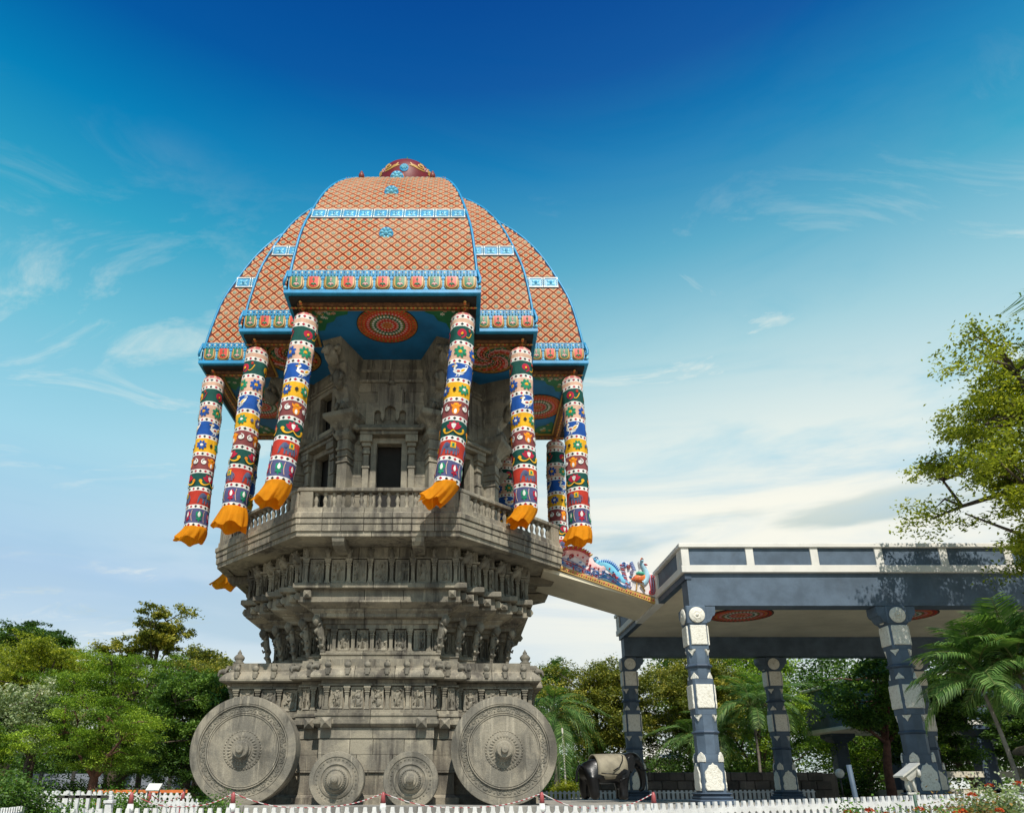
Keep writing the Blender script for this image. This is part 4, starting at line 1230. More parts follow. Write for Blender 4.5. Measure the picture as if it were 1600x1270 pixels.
def m_lion(i):
    o = [(blob(0, -.04, .13, .17), 4), (blob(0, .14, .10, .08), 4), (blob(0, -.10, .05, .09), 0), (tear(-.12, .1, .09, .04, 2.2), 4), (tear(.12, .1, .09, .04, .9), 4), (blob(.0, .13, .05, .03), 3)]
    for s in (-1, 1):
        o += [(strip(spiral(s * .29, .02, .12, .85, PI / 2, -s, 12, .3), [.03 + .05 * j / 11 for j in range(12)]), 0), (blob(s * .29, .03, .05, .05), 0)]
    return o
def m_lotus(i):
    o = []
    for a in (-1.15, -.6, 0, .6, 1.15): o.append((tear(math.sin(a) * .12, -.0 + math.cos(a) * .10, .16, .10, PI / 2 - a), 1))
    o += [(tear(0, .06, .10, .07, -PI / 2), 0), (blob(-.035, .11, .04, .04), 0), (blob(.035, .11, .04, .04), 0)]
    for s in (-1, 1):
        o += [(strip(bez([(0, -.08), (s * .14, -.26), (s * .3, -.22), (s * .34, -.05)]), [.03 + .05 * j / 11 for j in range(12)]), 3), (blob(s * .33, -.05, .06, .065), 3 if i % 2 else 4)]
    return o
def m_elephant(i):
    o = [(blob(.03, .02, .20, .14), 12), (blob(-.17, .08, .11, .12), 12), (strip(bez([(-.25, .08), (-.34, -.05), (-.30, -.2), (-.36, -.22)]), [.08 - .045 * j / 11 for j in range(12)]), 12)]
    for x in (-.14, -.03, .10, .19): o.append((strip([(x, -.02), (x, -.22)], .065), 12))
    o += [(blob(-.13, .08, .06, .08), 10), (ngon([(-.02, .20), (.14, .20), (.15, .0), (-.03, .0)]), 3), (ngon([(.02, .16), (.10, .16), (.10, .04), (.02, .04)]), 6), (strip(bez([(.22, .06), (.29, 0), (.25, -.14)]), .025), 12)]
    return o
def m_drop(i):
    q = (6, 1)[i % 2]
    return [(blob(0, .05, .13, .13, 0, 16, lambda t: 1 + .13 * math.cos(5 * t)), q), (strip([(0, -.06), (0, -.24)], [.10, .03]), q), (tear(0, .06, .11, .055, PI / 2), 0), (blob(-.06, -.13, .05, .035), q), (blob(.06, -.13, .05, .035), q),
            (strip(bez([(.19, .22), (.13, 0), (.21, -.22)]), .022), 7)]
BANDS = [(8, m_paisley, 3), (7, m_flower, 5), (5, m_duck, 3), (3, m_yellow, 4), (9, m_lion, 3), (8, m_lotus, 3), (11, m_elephant, 3), (10, m_drop, 6)]
TR = .435
def cloth_tube(label, x0, y0, x1, y1, zt=16.22, length=6.75, bend=(0, 0), shift=0.0, wind=(0, 0), seed=0, flare=1.35, detail=True, rl=.62):
    rnd = random.Random(seed)
    base = Vector((CX + x1, CY + y1, zt - length - rl))
    root = thing('hanging_cloth_tube', label, 'festoon', base, 0, 'appliqued cloth tubes hanging from the chariot canopy')
    ZB[root.name] = 0
    p0 = Vector((CX + x0, CY + y0, zt)); p1 = Vector((CX + x1, CY + y1, zt - length))
    bd = Vector((bend[0], bend[1], 0))
    ph = rnd.uniform(0, 6)
    def axis(b):
        t = b / length; return p0.lerp(p1, t) + bd * (t ** 3)
    def M(a, b, h):
        th = -PI / 2 + (a + shift) / TR
        t = b / length
        r = TR * (1 - .05 * (t - .5) ** 2) + .016 * math.sin(3 * th + b * 1.3 + ph) + .009 * math.sin(7 * th - b * 2.1 + ph) + .007 * math.sin(b * 8.2 + 2 * math.sin(2 * th + ph)) + h
        if b < .28: r = (TR + h) * math.sqrt(max(0.02, 1 - (1 - max(b, 0) / .28) ** 2 * .92))
        c = axis(b)
        d = (axis(b + .05) - axis(b - .05)) / .1          # slope of the axis
        dx, dy = math.cos(th) * r, math.sin(th) * r
        return (c.x + dx - base.x, c.y + dy - base.y, c.z - base.z + dx * d.x + dy * d.y)
    C = 2 * PI * TR
    def sleeve(b0, b1, n=32, rows=4):
        mb = MB(); V = []
        for j in range(rows + 1):
            for i in range(n): V.append(M(C * i / n - C / 2, b0 + (b1 - b0) * j / rows, 0))
        F = [(j * n + i, j * n + (i + 1) % n, (j + 1) * n + (i + 1) % n, (j + 1) * n + i) for j in range(rows) for i in range(n)]
        return mb.add(V, F, 0, True)
    def trim(b0, b1):
        mb = sleeve(b0, b1, 32, 2); n = 14; bm = (b0 + b1) / 2; hh = (b1 - b0) / 2
        for i in range(n):
            a = C * i / n - C / 2
            lay(mb, ngon([(a - .062, bm), (a, bm - hh * .72), (a + .062, bm), (a, bm + hh * .72)]), M, 1 + i % 2, .006, .003)
        mb.build('diamond_trim', [CLOTH[0], CLOTH[1], CLOTH[2]], root)
    top = sleeve(0.0, .26, 32, 5); top.add([M(C * i / 32 - C / 2, 0, 0) for i in range(32)], [tuple(range(32))])
    for i in range(10): lay(top, ngon([(C * i / 10 - .07, .07), (C * i / 10 + .07, .07), (C * i / 10 + .075, .25), (C * i / 10 - .075, .25)]), M, 1, .006)
    top.build('gathered_top', [cloth_pink, CLOTH[7]], root)
    b = .26; trim(b, b + .16); b += .16
    sl = sleeve(b, b + .17, 32, 2)
    sl.build('cloth_band', [CLOTH[7]], root); b += .17; trim(b, b + .16); b += .16
    bh = (length - b - 8 * .165) / 8
    for (bg, fn, n) in BANDS:
        bd_ = sleeve(b, b + bh).build('cloth_band', CLOTH[bg], root)
        if detail:
            sc_ = bh / .56
            for i in range(n):
                a0 = C * (i + .5) / n - C / 2
                mb = MB()
                Mm = lambda p, q, h: M(a0 + p, b + bh / 2 - q * sc_, h)
                used = sorted({c for _, c in fn(i)})
                for li, (pr, c) in enumerate(fn(i)): lay(mb, pr, Mm, used.index(c), .007, .003 + .0035 * li)
                mb.build('applique', [CLOTH[c] for c in used], bd_)
        b += bh; trim(b, b + .165); b += .165
    # saffron ruffle at the foot, blown by the wind
    mb = MB(); n, rows = 72, 9; V = []
    for j in range(rows + 1):
        t = j / rows; c = axis(length - .04); w = Vector((wind[0], wind[1], 0)) * (t ** 1.5)
        for i in range(n):
            th = 2 * PI * i / n
            fold = math.sin(9 * th + ph) * .6 + math.sin(14 * th + 2 * ph) * .4
            r = TR * (1.0 + (flare - 1) * t ** .8) + fold * .06 * t
            r *= 1 - .35 * t * t * max(0, math.cos(th - math.atan2(-wind[1], -wind[0]))) * min(1, math.hypot(*wind) * 1.6)
            zz = length - .06 + rl * t * (1 - .55 * math.hypot(*wind) * max(0, math.cos(th - math.atan2(wind[1], wind[0]))))
            sag = rl * .12 * math.sin(5 * th + ph * 3) * t
            V.append((c.x + w.x + math.cos(th) * r - base.x, c.y + w.y + math.sin(th) * r - base.y, zt - zz - sag - base.z))
    F = [(j * n + i, j * n + (i + 1) % n, (j + 1) * n + (i + 1) % n, (j + 1) * n + i) for j in range(rows) for i in range(n)]
    mb.add(V, F, 0, True); mb.build('ruffle', c_ruffle, root)
    # cord up to the ceiling
    MB().tube([tuple(p0 + Vector((0, 0, -.05)) - base), tuple(p0 + Vector((0, 0, .2)) - base)], .05, 6).build('hanging_cord', CLOTH[4], root)
    return root
cloth_pink = cloth('pink_cloth', (0.52, 0.14, 0.14))
cloth_tube('cloth tube with saffron ruffle blown left, in front of the shrine on the left', -2.80, -7.25, -3.15, -7.35, bend=(-.10, -.1), shift=.25, wind=(-.30, -.05), seed=1, flare=1.15, rl=.72)
cloth_tube('cloth tube in front of the shrine just right of the dark doorway', 2.87, -7.25, 2.50, -7.3, bend=(-.20, -.1), shift=.0, wind=(-.46, -.1), seed=2, flare=1.0, rl=.72)
cloth_tube('cloth tube second from the left, wide flared saffron ruffle above the balcony end', -5.13, -5.05, -5.38, -5.15, shift=-.3, wind=(-.10, 0), seed=3, flare=1.42, rl=.72)
cloth_tube('cloth tube with crumpled saffron end over the right balcony rail', 5.10, -5.05, 5.12, -5.15, shift=.15, wind=(-.28, -.1), seed=4, flare=1.0, rl=.62)
cloth_tube('leftmost cloth tube with upturned saffron ruffle, hanging free against the sky', -7.50, -2.95, -7.52, -3.0, shift=.45, wind=(-.22, 0), seed=5, flare=1.25, rl=.5)
cloth_tube('rightmost cloth tube with hanging saffron ruffle against the pale sky', 7.42, -2.95, 7.40, -3.0, shift=-.2, wind=(-.1, 0), seed=6, flare=1.28, rl=.55)
cloth_tube('cloth tube behind the rightmost one, its foot hidden by the painted stair wall', 7.42, 2.95, 7.35, 2.95, shift=.3, wind=(-.2, 0), seed=7)
cloth_tube('far cloth tube half hidden behind the balcony rail near the shrine right side', 5.13, 5.05, 5.1, 5.1, shift=.1, wind=(-.2, 0), seed=8)
cloth_tube('far left cloth tube of which only the orange foot shows below the balcony', -7.50, 2.95, -7.85, 2.95, shift=.1, wind=(-.35, 0), seed=9, length=6.9)
# ================================================================== PAVILION
slate = paint('slate_blue_paint', (0.088, 0.122, 0.165), 0.55, var=0.2, vs=1.3, bump=0.25, bs=14, wear=0.4, spec=.3)
slate_d = paint('slate_blue_trim', (0.058, 0.086, 0.128), 0.55, var=0.2, vs=1.3, wear=0.35, spec=.3)
cream = paint('cream_plaster', (0.60, 0.55, 0.44), 0.75, var=0.10, vs=0.8, bump=0.2, bs=20, wear=0.25)
cream_w = paint('white_trim_paint', (0.70, 0.67, 0.61), 0.6, var=0.06, vs=1.1, bump=0.15, bs=18, wear=0.22)
soffit_m = paint('soffit_plaster', (0.68, 0.61, 0.46), 0.8, var=0.12, vs=0.5, bump=0.2, bs=16, wear=0.3)
def plate_mat():
    m, nt, b = nodes_of('carved_white_plaster')
    g = nt.nodes.new('ShaderNodeNewGeometry').outputs['Position']
    n = _noise(nt, g, 13.0, 4, 0.6, 1.2)
    col = _mix(nt, _mapr(nt, n, 0.30, 0.55), (0.60, 0.55, 0.44), (0.80, 0.76, 0.66))
    nt.links.new(col, b.inputs['Base Color']); b.inputs['Roughness'].default_value = 0.7
    _bump(nt, b, n, 0.9, 0.03)
    return m
plaster = plate_mat()
XL, YF, YB = 7.40, 23.70, 34.75
pav = thing('pavilion', 'slate blue open pavilion hall with white trim and carved columns on the right', 'pavilion', (XL + .37, YF + .4, -0.5))
PX, PY = XL + .37, YF + .4
def pbox(a, b, name, m, par=None, c=0.0):
    mb = MB(); A = (a[0] - PX, a[1] - PY, a[2]); B = (b[0] - PX, b[1] - PY, b[2])
    (mb.cbox(A, B, c) if c else mb.box(A, B)); return mb.build(name, m, par or pav)
XR = 30.0
pbox((XL + .12, YF + .755, 6.66), (XR, YB - .12, 6.98), 'roof_slab', soffit_m); pbox((XL + .12, YF + .13, 6.66), (XL + .168, YF + .752, 6.98), 'slab_edge', soffit_m)
pbox((XL + .10, YF + .10, 6.62), (XL + .32, YB - .10, 6.828), 'edge_strip', slate_d)
# front and back: white bands, panelled parapet, cap
for (ya, yb) in ((YF, YF + .30), (YB - .30, YB)):
    pbox((XL, ya, 6.832), (XR, yb, 7.085), 'white_band', cream_w, c=.015)
    pbox((XL - .04, ya - .04, 7.70), (XR, yb + .04, 7.85), 'cap_band', cream_w, c=.015)
    pw = pbox((XL + .08, ya + .07, 7.087), (XR, yb - .07, 7.698), 'parapet_panel', slate)
    x = XL + .03
    while x < 24:
        pbox((x, ya + .02, 7.089), (x + .26, yb - .02, 7.697), 'parapet_post', cream_w, c=.01); x += 2.18
# left side: same build, broken where the stair comes down
for (ya, yb) in ((YF + .302, 27.25), (30.75, YB - .302)):
    pbox((XL + .002, ya, 6.834), (XL + .30, yb, 7.083), 'white_band', cream_w, c=.015)
    pbox((XL - .038, ya + .04, 7.702), (XL + .34, yb, 7.848), 'cap_band', cream_w, c=.015)
    pbox((XL + .09, ya, 7.09), (XL + .22, yb, 7.695), 'parapet_panel', slate)
pbox((XL + .003, 27.253, 6.60), (XL + .30, 30.747, 6.83), 'white_band', cream_w)
for y0 in (YF + .32, 26.95, 30.80, YB - .65):
    pbox((XL + .025, y0, 7.092), (XL + .28, y0 + .28, 7.694), 'parapet_post', cream_w, c=.01)
# deep beams on the two column rows
pbox((XL + .17, YF + .13, 5.72), (XR, YF + .75, 6.829), 'beam', slate)
pbox((XL + .17, YB - .80, 5.76), (XR, YB - .18, 6.658), 'beam', slate)
ob = MB()
for i in range(3):
    pass
def column_meshes():
    oct_ = lambda r: [(r / math.cos(PI / 8) * math.cos(PI / 8 + PI / 4 * k), r / math.cos(PI / 8) * math.sin(PI / 8 + PI / 4 * k)) for k in range(8)]
    sh = MB()
    def sq(z0, z1, w, c=.05):
        p = [(-w + c, -w), (w - c, -w), (w, -w + c), (w, w - c), (w - c, w), (-w + c, w), (-w, w - c), (-w, -w + c)]
        sh.prism(p, z0, z1)
    sq(-.14, .74, .37); sq(.745, 1.0, .36, .10); sh.prism(oct_(.345), 1.005, 2.20); sq(2.205, 3.32, .335, .06)
    sh.prism(oct_(.325), 3.325, 4.28); sq(4.285, 5.10, .315, .05)
    base = MB()
    for (z0, z1, w) in ((-.5, -.33, .56), (-.33, -.24, .50), (-.24, -.19, .45), (-.19, -.135, .50)): base.cbox((-w, -w, z0), (w, w, z1 - .003), .03)
    rings = MB().lathe([(.36, 0), (.41, .03), (.43, .06), (.41, .10), (.36, .13)], 8, ph=PI / 8, smooth=False)
    cap = MB()
    cap.cbox((-.34, -.34, 5.105), (.34, .34, 5.72), .03)
    return sh.mesh('shaft', slate), base.mesh('column_base', slate_d), rings.mesh('ring_moulding', slate_d), cap.mesh('capital', slate)
SH, BS, RG, CP = column_meshes()
def plate(pts, d=.045):
    mb = MB(); n = len(pts); V = [(u, 0, z) for u, z in pts] + [(u * .98, -d * .7, z) for u, z in pts]
    cx = sum(p[0] for p in pts) / n; cz = sum(p[1] for p in pts) / n
    V += [(cx + (u - cx) * .94, -d, cz + (z - cz) * .94) for u, z in pts]
    mb.add(V, [(i, (i + 1) % n, n + (i + 1) % n, n + i) for i in range(n)] + [(n + i, n + (i + 1) % n, 2 * n + (i + 1) % n, 2 * n + i) for i in range(n)] + [list(range(2 * n, 3 * n))])
    return mb.mesh('plaster_panel', plaster)
def wav(w, z0, z1, a=.012, n=7):
    r = random.Random(int(z0 * 100))
    p = [(-w + r.uniform(-a, a), z0 + (z1 - z0) * i / (n - 1)) for i in range(n)]
    return p + [(-x, z) for x, z in p[::-1]]
P_TOP = plate(wav(.262, 4.42, 5.06)); P_MID = plate(wav(.275, 2.40, 3.14))
P_BOT = plate([(-.25, -.08), (-.29, .0), (-.29, .10), (-.25, .18), (-.28, .3), (-.27, .46), (-.18, .56), (-.13, .66), (-.05, .68), (0, .74), (.05, .68), (.13, .66), (.18, .56), (.27, .46), (.28, .3), (.25, .18), (.29, .10), (.29, .0), (.25, -.08)])
P_DOWN = plate([(-.13, 0), (-.11, -.05), (-.05, -.11), (0, -.20), (.05, -.11), (.11, -.05), (.13, 0)], .05)
P_UP = plate([(-.13, 0), (-.12, .06), (-.06, .12), (0, .20), (.06, .12), (.12, .06), (.13, 0)], .05)
P_TUL = plate([(-.13, 0), (-.14, .10), (-.11, .20), (-.05, .26), (0, .30), (.05, .26), (.11, .20), (.14, .10), (.13, 0)], .05)
ROS = MB().lathe([(.262, 0), (.262, .03), (.24, .045), (.13, .04), (.115, .06), (.10, .045), (.05, .045), (.045, .075), (.01, .08)], 28, axis='y').mesh('rosette', plaster)
CORB = {}
for sgn in (-1, 1):
    mb = MB().loft([[(.342, -.30, z0), (.342, .30, z0), (.342, .30, 5.70), (.342, -.30, 5.70)] if k == 0 else [(x, -.30, z0), (x, .30, z0), (x, .30, 5.70), (x, -.30, 5.70)] for k, (x, z0) in enumerate(((.342, 5.16), (.44, 5.20), (.50, 5.30), (.54, 5.38), (.60, 5.40), (.62, 5.46), (.64, 5.50)))])
    CORB[sgn] = mb.mesh('corbel_arm', slate)
def column(x, y, arms):
    col = put(SH, 'column', pav, (x - PX, y - PY, 0))
    put(BS, 'column_base', col); put(CP, 'capital', col)
    for z in (1.60, 3.68): put(RG, 'ring_moulding', col, (0, 0, z))
    for k in range(4):
        a = k * PI / 2; f = Vector((math.sin(a), -math.cos(a)))
        def on(me, name, d, z, t=0.0):
            tt = Vector((math.cos(a), math.sin(a)))
            q = f * d + tt * t; put(me, name, col, (q.x, q.y, z), a)
        on(P_TOP, 'plaster_panel', .317, 0); on(P_MID, 'plaster_panel', .337, 0); on(P_BOT, 'plaster_panel', .372, 0)
        on(ROS, 'rosette', .342, 5.40)
    for k in range(4):                                # pointed tips on the diagonal faces
        a = k * PI / 2 + PI / 4; f = Vector((math.sin(a), -math.cos(a)))
        for me, nme, d, z in ((P_DOWN, 'plaster_tip', .326, 4.275), (P_UP, 'plaster_tip', .328, 3.33), (P_DOWN, 'plaster_tip', .346, 2.195), (P_TUL, 'plaster_leaf', .405, .76)):
            put(me, nme, col, (f.x * d, f.y * d, z), a)
    for a in arms:
        put(CORB[1], 'corbel_arm', col, (0, 0, 0), a)
for i in range(3):
    x = 7.77 + 6.6 * i
    column(x, YF + .44, [0, PI / 2] if i == 0 else [0, PI, PI / 2])
    column(x, YB - .49, [0] if i == 0 else [0, PI])
# painted rings on the ceiling of each bay
pm = rosette_med(1.25)
for i in range(2):
    for nme, b in pm:
        me = bpy.data.meshes.get('pav_' + nme + str(i))
        o = put(b.mesh(nme, [brown_p, m_dark, red_p, pink_p, green_p, gold, white_p]), nme, pav, (11.35 + 6.6 * i - PX, 29.3 - PY, 6.655 - 16.498), kind='stuff' if nme == 'painted_dots' else None)

# ================================================================== STAIR FROM THE BALCONY TO THE HALL ROOF
SY0, SY1 = 27.45, 30.55
def tread_z(x): return 8.02 - (x - 3.55) * (8.02 - 6.84) / (7.38 - 3.55)
stair = thing('stairway_bridge', 'cream stairway bridge with painted peacock side wall joining balcony and pavilion roof', 'stairway', (7.2, 29, 6.4))
SX_, SYc = 7.2, 29.0
mb = MB(); th = .16
mb.loft([[(3.2 - SX_, SY0 - SYc, tread_z(3.2) - th), (3.2 - SX_, SY1 - SYc, tread_z(3.2) - th), (3.2 - SX_, SY1 - SYc, tread_z(3.2)), (3.2 - SX_, SY0 - SYc, tread_z(3.2))],
         [(7.38 - SX_, SY0 - SYc, tread_z(7.38) - th), (7.38 - SX_, SY1 - SYc, tread_z(7.38) - th), (7.38 - SX_, SY1 - SYc, tread_z(7.38)), (7.38 - SX_, SY0 - SYc, tread_z(7.38))]])
mb.build('stair_slab', soffit_m, stair)
for i in range(8):
    x = 3.6 + i * .47; MB().box((x - SX_, SY0 + .3 - SYc, tread_z(x) - .16), (x + .47 - SX_, SY1 - .3 - SYc, tread_z(x + .2) + .06)).build('step', soffit_m, stair)
def zoom_pt(u, v, Y=SY0):
    px, py = 840 + u / 6.154, 820 + v / 6.154; q = 1230 - py
    h = .9483 * q / (1214.8 - .3173 * q) * Y; zc = .9483 * Y + .3173 * h
    return (px - 720) * zc / 1152, h
def peacock_wall():
    outline = [(185, 385), (185, 250), (150, 225), (135, 185), (165, 160), (205, 165), (225, 200), (235, 225), (280, 228), (340, 222), (410, 235), (470, 262), (510, 305), (530, 345), (535, 310), (555, 300), (560, 335), (590, 352), (650, 345),
               (700, 360), (745, 390), (775, 425), (800, 440), (800, 370), (820, 345), (870, 355), (915, 375), (935, 415), (925, 450), (945, 455), (975, 440), (985, 415), (975, 375), (972, 345), (990, 328), (1015, 345), (1035, 378), (1055, 385), (1045, 420), (1060, 455), (1100, 465), (1128, 500), (1145, 560), (1150, 620), (1140, 690), (1090, 675), (640, 545)]
    wall = MB(); P = [zoom_pt(*p) for p in outline]; n = len(P)
    V = [(x - SX_, SY0 - SYc, z) for x, z in P] + [(x - SX_, SY0 + .22 - SYc, z) for x, z in P]
    wall.add(V, [list(range(n)), list(range(n, 2 * n))[::-1]] + [(i, (i + 1) % n, n + (i + 1) % n, n + i) for i in range(n)])
    w = wall.build('peacock_wall', white_pk, stair)
    def M(a, b, h):
        x, z = zoom_pt(a, b); return (x - SX_, SY0 - SYc - h, z)
    def layer(name, mats, items, base=.0):
        m = MB()
        for pr, c, hh in items: lay(m, pr, M, c, hh, base)
        m.build(name, mats, w)
    rp = [red_p2, pink_l, gold]
    it = []
    it.append((strip(bez([(190, 300), (300, 200), (420, 250), (480, 330), (600, 470), (640, 400)], 20), [50 + 30 * math.sin(i / 19 * PI) for i in range(20)]), 1, .07))
    it.append((strip(bez([(200, 260), (310, 215), (430, 235), (500, 300)], 14), 16), 0, .11))
    for i in range(13):
        t = i / 12; p = bez([(250, 240), (330, 205), (440, 235), (505, 300)], 13)[i]; it.append((tear(p[0] + 6, p[1] - 12, 24, 12, -.9 + t * .5), 0 if i % 2 else 2, .08))
    for i, (u, v) in enumerate([(335, 292), (385, 290), (435, 312), (475, 345), (505, 385), (545, 415), (585, 420)]): it.append((blob(u, v, 11, 11, 0, 8), 0, .12))
    it.append((strip(spiral(180, 195, 42, 1.6, .5, 1), 13), 0, .10)); it.append((strip(spiral(240, 265, 30, 1.3, 2, -1), 11), 0, .10)); it.append((strip(spiral(330, 300, 26, 1.3, 2, 1), 10), 0, .12))
    layer('dragon_scroll', rp, it)
    bl = [blue_pk, blue_l, red_p2]
    it = []
    it.append((strip(bez([(545, 315), (545, 400), (660, 330), (740, 400), (760, 520), (880, 560)], 20), [26 + 45 * math.sin(i / 19 * PI) for i in range(20)]), 1, .07))
    it.append((strip(spiral(556, 330, 26, 1.2, 0, -1), 10), 0, .10))
    for i in range(12):
        p = bez([(590, 365), (670, 335), (740, 380), (775, 440)], 12)[i]; it.append((tear(p[0], p[1] - 10, 22, 9, -1.2 + i * .05), 0, .08))
    for k, off in enumerate((0, 22, 44, 66)):
        it.append((strip(bez([(615 - k * 14, 455 + off), (690, 450 + off), (740, 540 + off * .6), (850, 600 + off * .3)], 14), 10), (0, 1, 0, 1)[k], .09))
    for i, (u, v) in enumerate([(690, 420), (725, 450), (745, 490), (775, 520), (735, 470)]): it.append((blob(u, v, 10, 9, 0, 7), 2 if i % 2 == 0 else 0, .12))
    it.append((strip(spiral(640, 470, 30, 1.3, 1, 1), 10), 0, .10))
    layer('wave_scroll', bl, it)
    mv = [lilac_p, red_p2, blue_pk]
    it = []
    for k in range(4): it.append((strip(bez([(195, 300 + k * 18), (300, 330 + k * 22), (360, 350 + k * 20), (470 + k * 40, 430 + k * 22)], 14), 9), (0, 1, 0, 2)[k], .06))
    for i in range(9): it.append((strip(spiral(225 + i * 42, 345 + i * 18, 17, 1.2, i, 1 if i % 2 else -1, 12), 7), (2, 0, 1)[i % 3], .08))
    for i in range(8): it.append((tear(300 + i * 45, 395 + i * 20, 24, 10, .4 + (i % 2) * 1.2), (0, 1)[i % 2], .07))
    for i in range(9): it.append((tear(810 + i * 6, 385 + i * 22, 26, 8, .15 + i * .05), (1, 0)[i % 2], .08))
    it.append((strip(spiral(830, 375, 30, 1.4, 0, 1), 11), 2, .09)); it.append((strip(spiral(870, 400, 22, 1.3, 2, -1), 9), 1, .10)); it.append((strip(spiral(900, 450, 24, 1.3, 2, -1), 9), 0, .10))
    for i in range(10): it.append((tear(900 + 3.4 * i, 360 + i * 8, 20, 8, -.6 + i * .1), (2, 0)[i % 2], .07))
    for i in range(6): it.append((strip(bez([(1060 + i * 14, 470 + i * 4), (1075 + i * 12, 560), (1095 + i * 9, 620), (1085 + i * 10, 660)], 10), 9), (1, 0)[i % 2], .08))
    it.append((strip(spiral(1095, 640, 32, 1.4, 0, 1), 11), 1, .10)); it.append((strip(spiral(1105, 490, 20, 1.3, 0, 1), 8), 1, .10))
    rs = random.Random(12)
    for _ in range(70):
        u = rs.uniform(195, 900); lo = 372 + (u - 185) * .345; top = float(np.interp(u, [185, 340, 510, 650, 775, 800, 850, 920], [262, 262, 335, 375, 450, 400, 372, 395]))
        v = rs.uniform(top + (lo - top) * .35, lo - 6); r = rs.uniform(11, 20)
        if rs.random() < .6: it.append((strip(spiral(u, v, r, rs.uniform(1.0, 1.5), rs.uniform(0, 6), rs.choice((1, -1)), 11), r * .42), rs.choice((0, 0, 1, 2)), .075))
        else: it.append((tear(u, v, r * 1.3, r * .5, rs.uniform(-.6, .9), 8), rs.choice((0, 1, 2)), .065))
    layer('foliage_scroll', mv, it)
    pk = [pea_blue, orange_p, green_l, gold, red_p2]
    it = [(tear(975, 510, 80, 48, PI - .15), 1, .16), (blob(985, 470, 45, 24, .1, 12), 2, .22), (strip(bez([(1010, 560), (1080, 520), (1050, 430), (985, 380), (995, 350)], 16), [60 - 2.2 * i for i in range(16)]), 0, .18),
          (blob(997, 352, 19, 19), 0, .24), (tear(1030, 385, 26, 8, .2), 4, .2), (strip([(985, 345), (990, 325), (1008, 340)], 10), 1, .22), (strip(bez([(950, 560), (955, 600), (945, 625)], 6), 14), 3, .14), (strip(bez([(985, 570), (1015, 600), (1030, 640)], 6), 12), 3, .14)]
    for i in range(6): it.append((strip(bez([(920 + i * 18, 500 + (i % 2) * 6), (925 + i * 18, 520), (918 + i * 18, 535)], 5), 7), 3 if i % 2 else 4, .19))
    layer('peacock', pk, it)
    # gilded edge below the wall
    g = MB()
    a, b = zoom_pt(183, 392), zoom_pt(1165, 735)
    d = Vector((b[0] - a[0], 0, b[1] - a[1])); L = d.length; ang = math.atan2(d.z, d.x)
    Mx = Matrix.Translation((a[0] - SX_, SY0 - SYc, a[1])) @ Matrix.Rotation(-ang, 4, 'Y')
    g.box((0, -.07, -.13), (L, .1, .05), 0, Mx)
    k = 46
    for i in range(k):
        u = L * (i + .5) / k
        g.lathe([(.045, 0), (.03, .03), (.005, .04)], 6, (0, 0, 0), 'y', 1) if False else None
        lay(g, blob(u, -.04, .032, .045, 0, 6), lambda p, q, h: tuple(Mx @ Vector((p, -.07 - h, q))), 1 + i % 2, .04)
    g.build('gilded_edge', [gold, gold, red_p2], stair, kind='stuff')
    return w
white_pk = paint('wall_white_paint', (0.74, 0.70, 0.70), 0.5)
red_p2 = paint('rose_red_paint', (0.55, 0.06, 0.07), 0.45); pink_l = paint('shell_pink_paint', (0.75, 0.50, 0.48), 0.5)
blue_pk = paint('cobalt_paint', (0.05, 0.22, 0.55), 0.45); lilac_p = paint('lilac_paint', (0.45, 0.40, 0.58), 0.5)
pea_blue = paint('peacock_blue_paint', (0.34, 0.55, 0.66), 0.45); green_l = paint('leaf_green_paint', (0.08, 0.42, 0.28), 0.45)
w = peacock_wall()
c = w.copy(); COL.objects.link(c); c.parent = stair; c.location.y += SY1 - SY0 - .22

# ================================================================== SECOND HALL FAR RIGHT BEHIND
def far_hall():
    ax, ay = 17.0, 44.0
    t = thing('far_pavilion', 'low slate blue hall wing with white edge behind the right end of pavilion', 'pavilion', (ax, ay, -0.6))
    def bx(a, b, n, m, c=0): 
        mb = MB(); A = (a[0] - ax, a[1] - ay, a[2]); B = (b[0] - ax, b[1] - ay, b[2])
        (mb.cbox(A, B, c) if c else mb.box(A, B)); return mb.build(n, m, t)
    bx((22.6, 41.2, 3.25), (42, 50, 3.50), 'roof_slab', cream_w, .03)
    bx((22.75, 41.35, 3.52), (42, 49.8, 5.9), 'parapet_wall', slate)
    bx((22.6, 41.2, 5.91), (42, 50, 6.1), 'cap_band', cream_w, .03)
    for x in (24, 28.6, 33.2):
        for y in (42, 48.5):
            mb = MB().cbox((x - .4 - ax, y - .4 - ay, -.6), (x + .4 - ax, y + .4 - ay, 2.7), .05); mb.loft([[(x + s * (.4 if k % 2 else -.4) - ax if False else x - ax + dx * w_, y - ay + dy * w_, z) for dx, dy in ((-1, -1), (1, -1), (1, 1), (-1, 1))] for k, (s, w_, z) in enumerate(((1, .4, 2.7), (1, .75, 3.05), (1, .75, 3.248)))])
            mb.build('column', slate_d, t)
    bx((22.8, 41.6, -.6), (42, 49.6, -.1), 'plinth', cream)
    bx((24, 41.65, .55), (42, 41.85, .85), 'white_rail', cream)
far_hall()

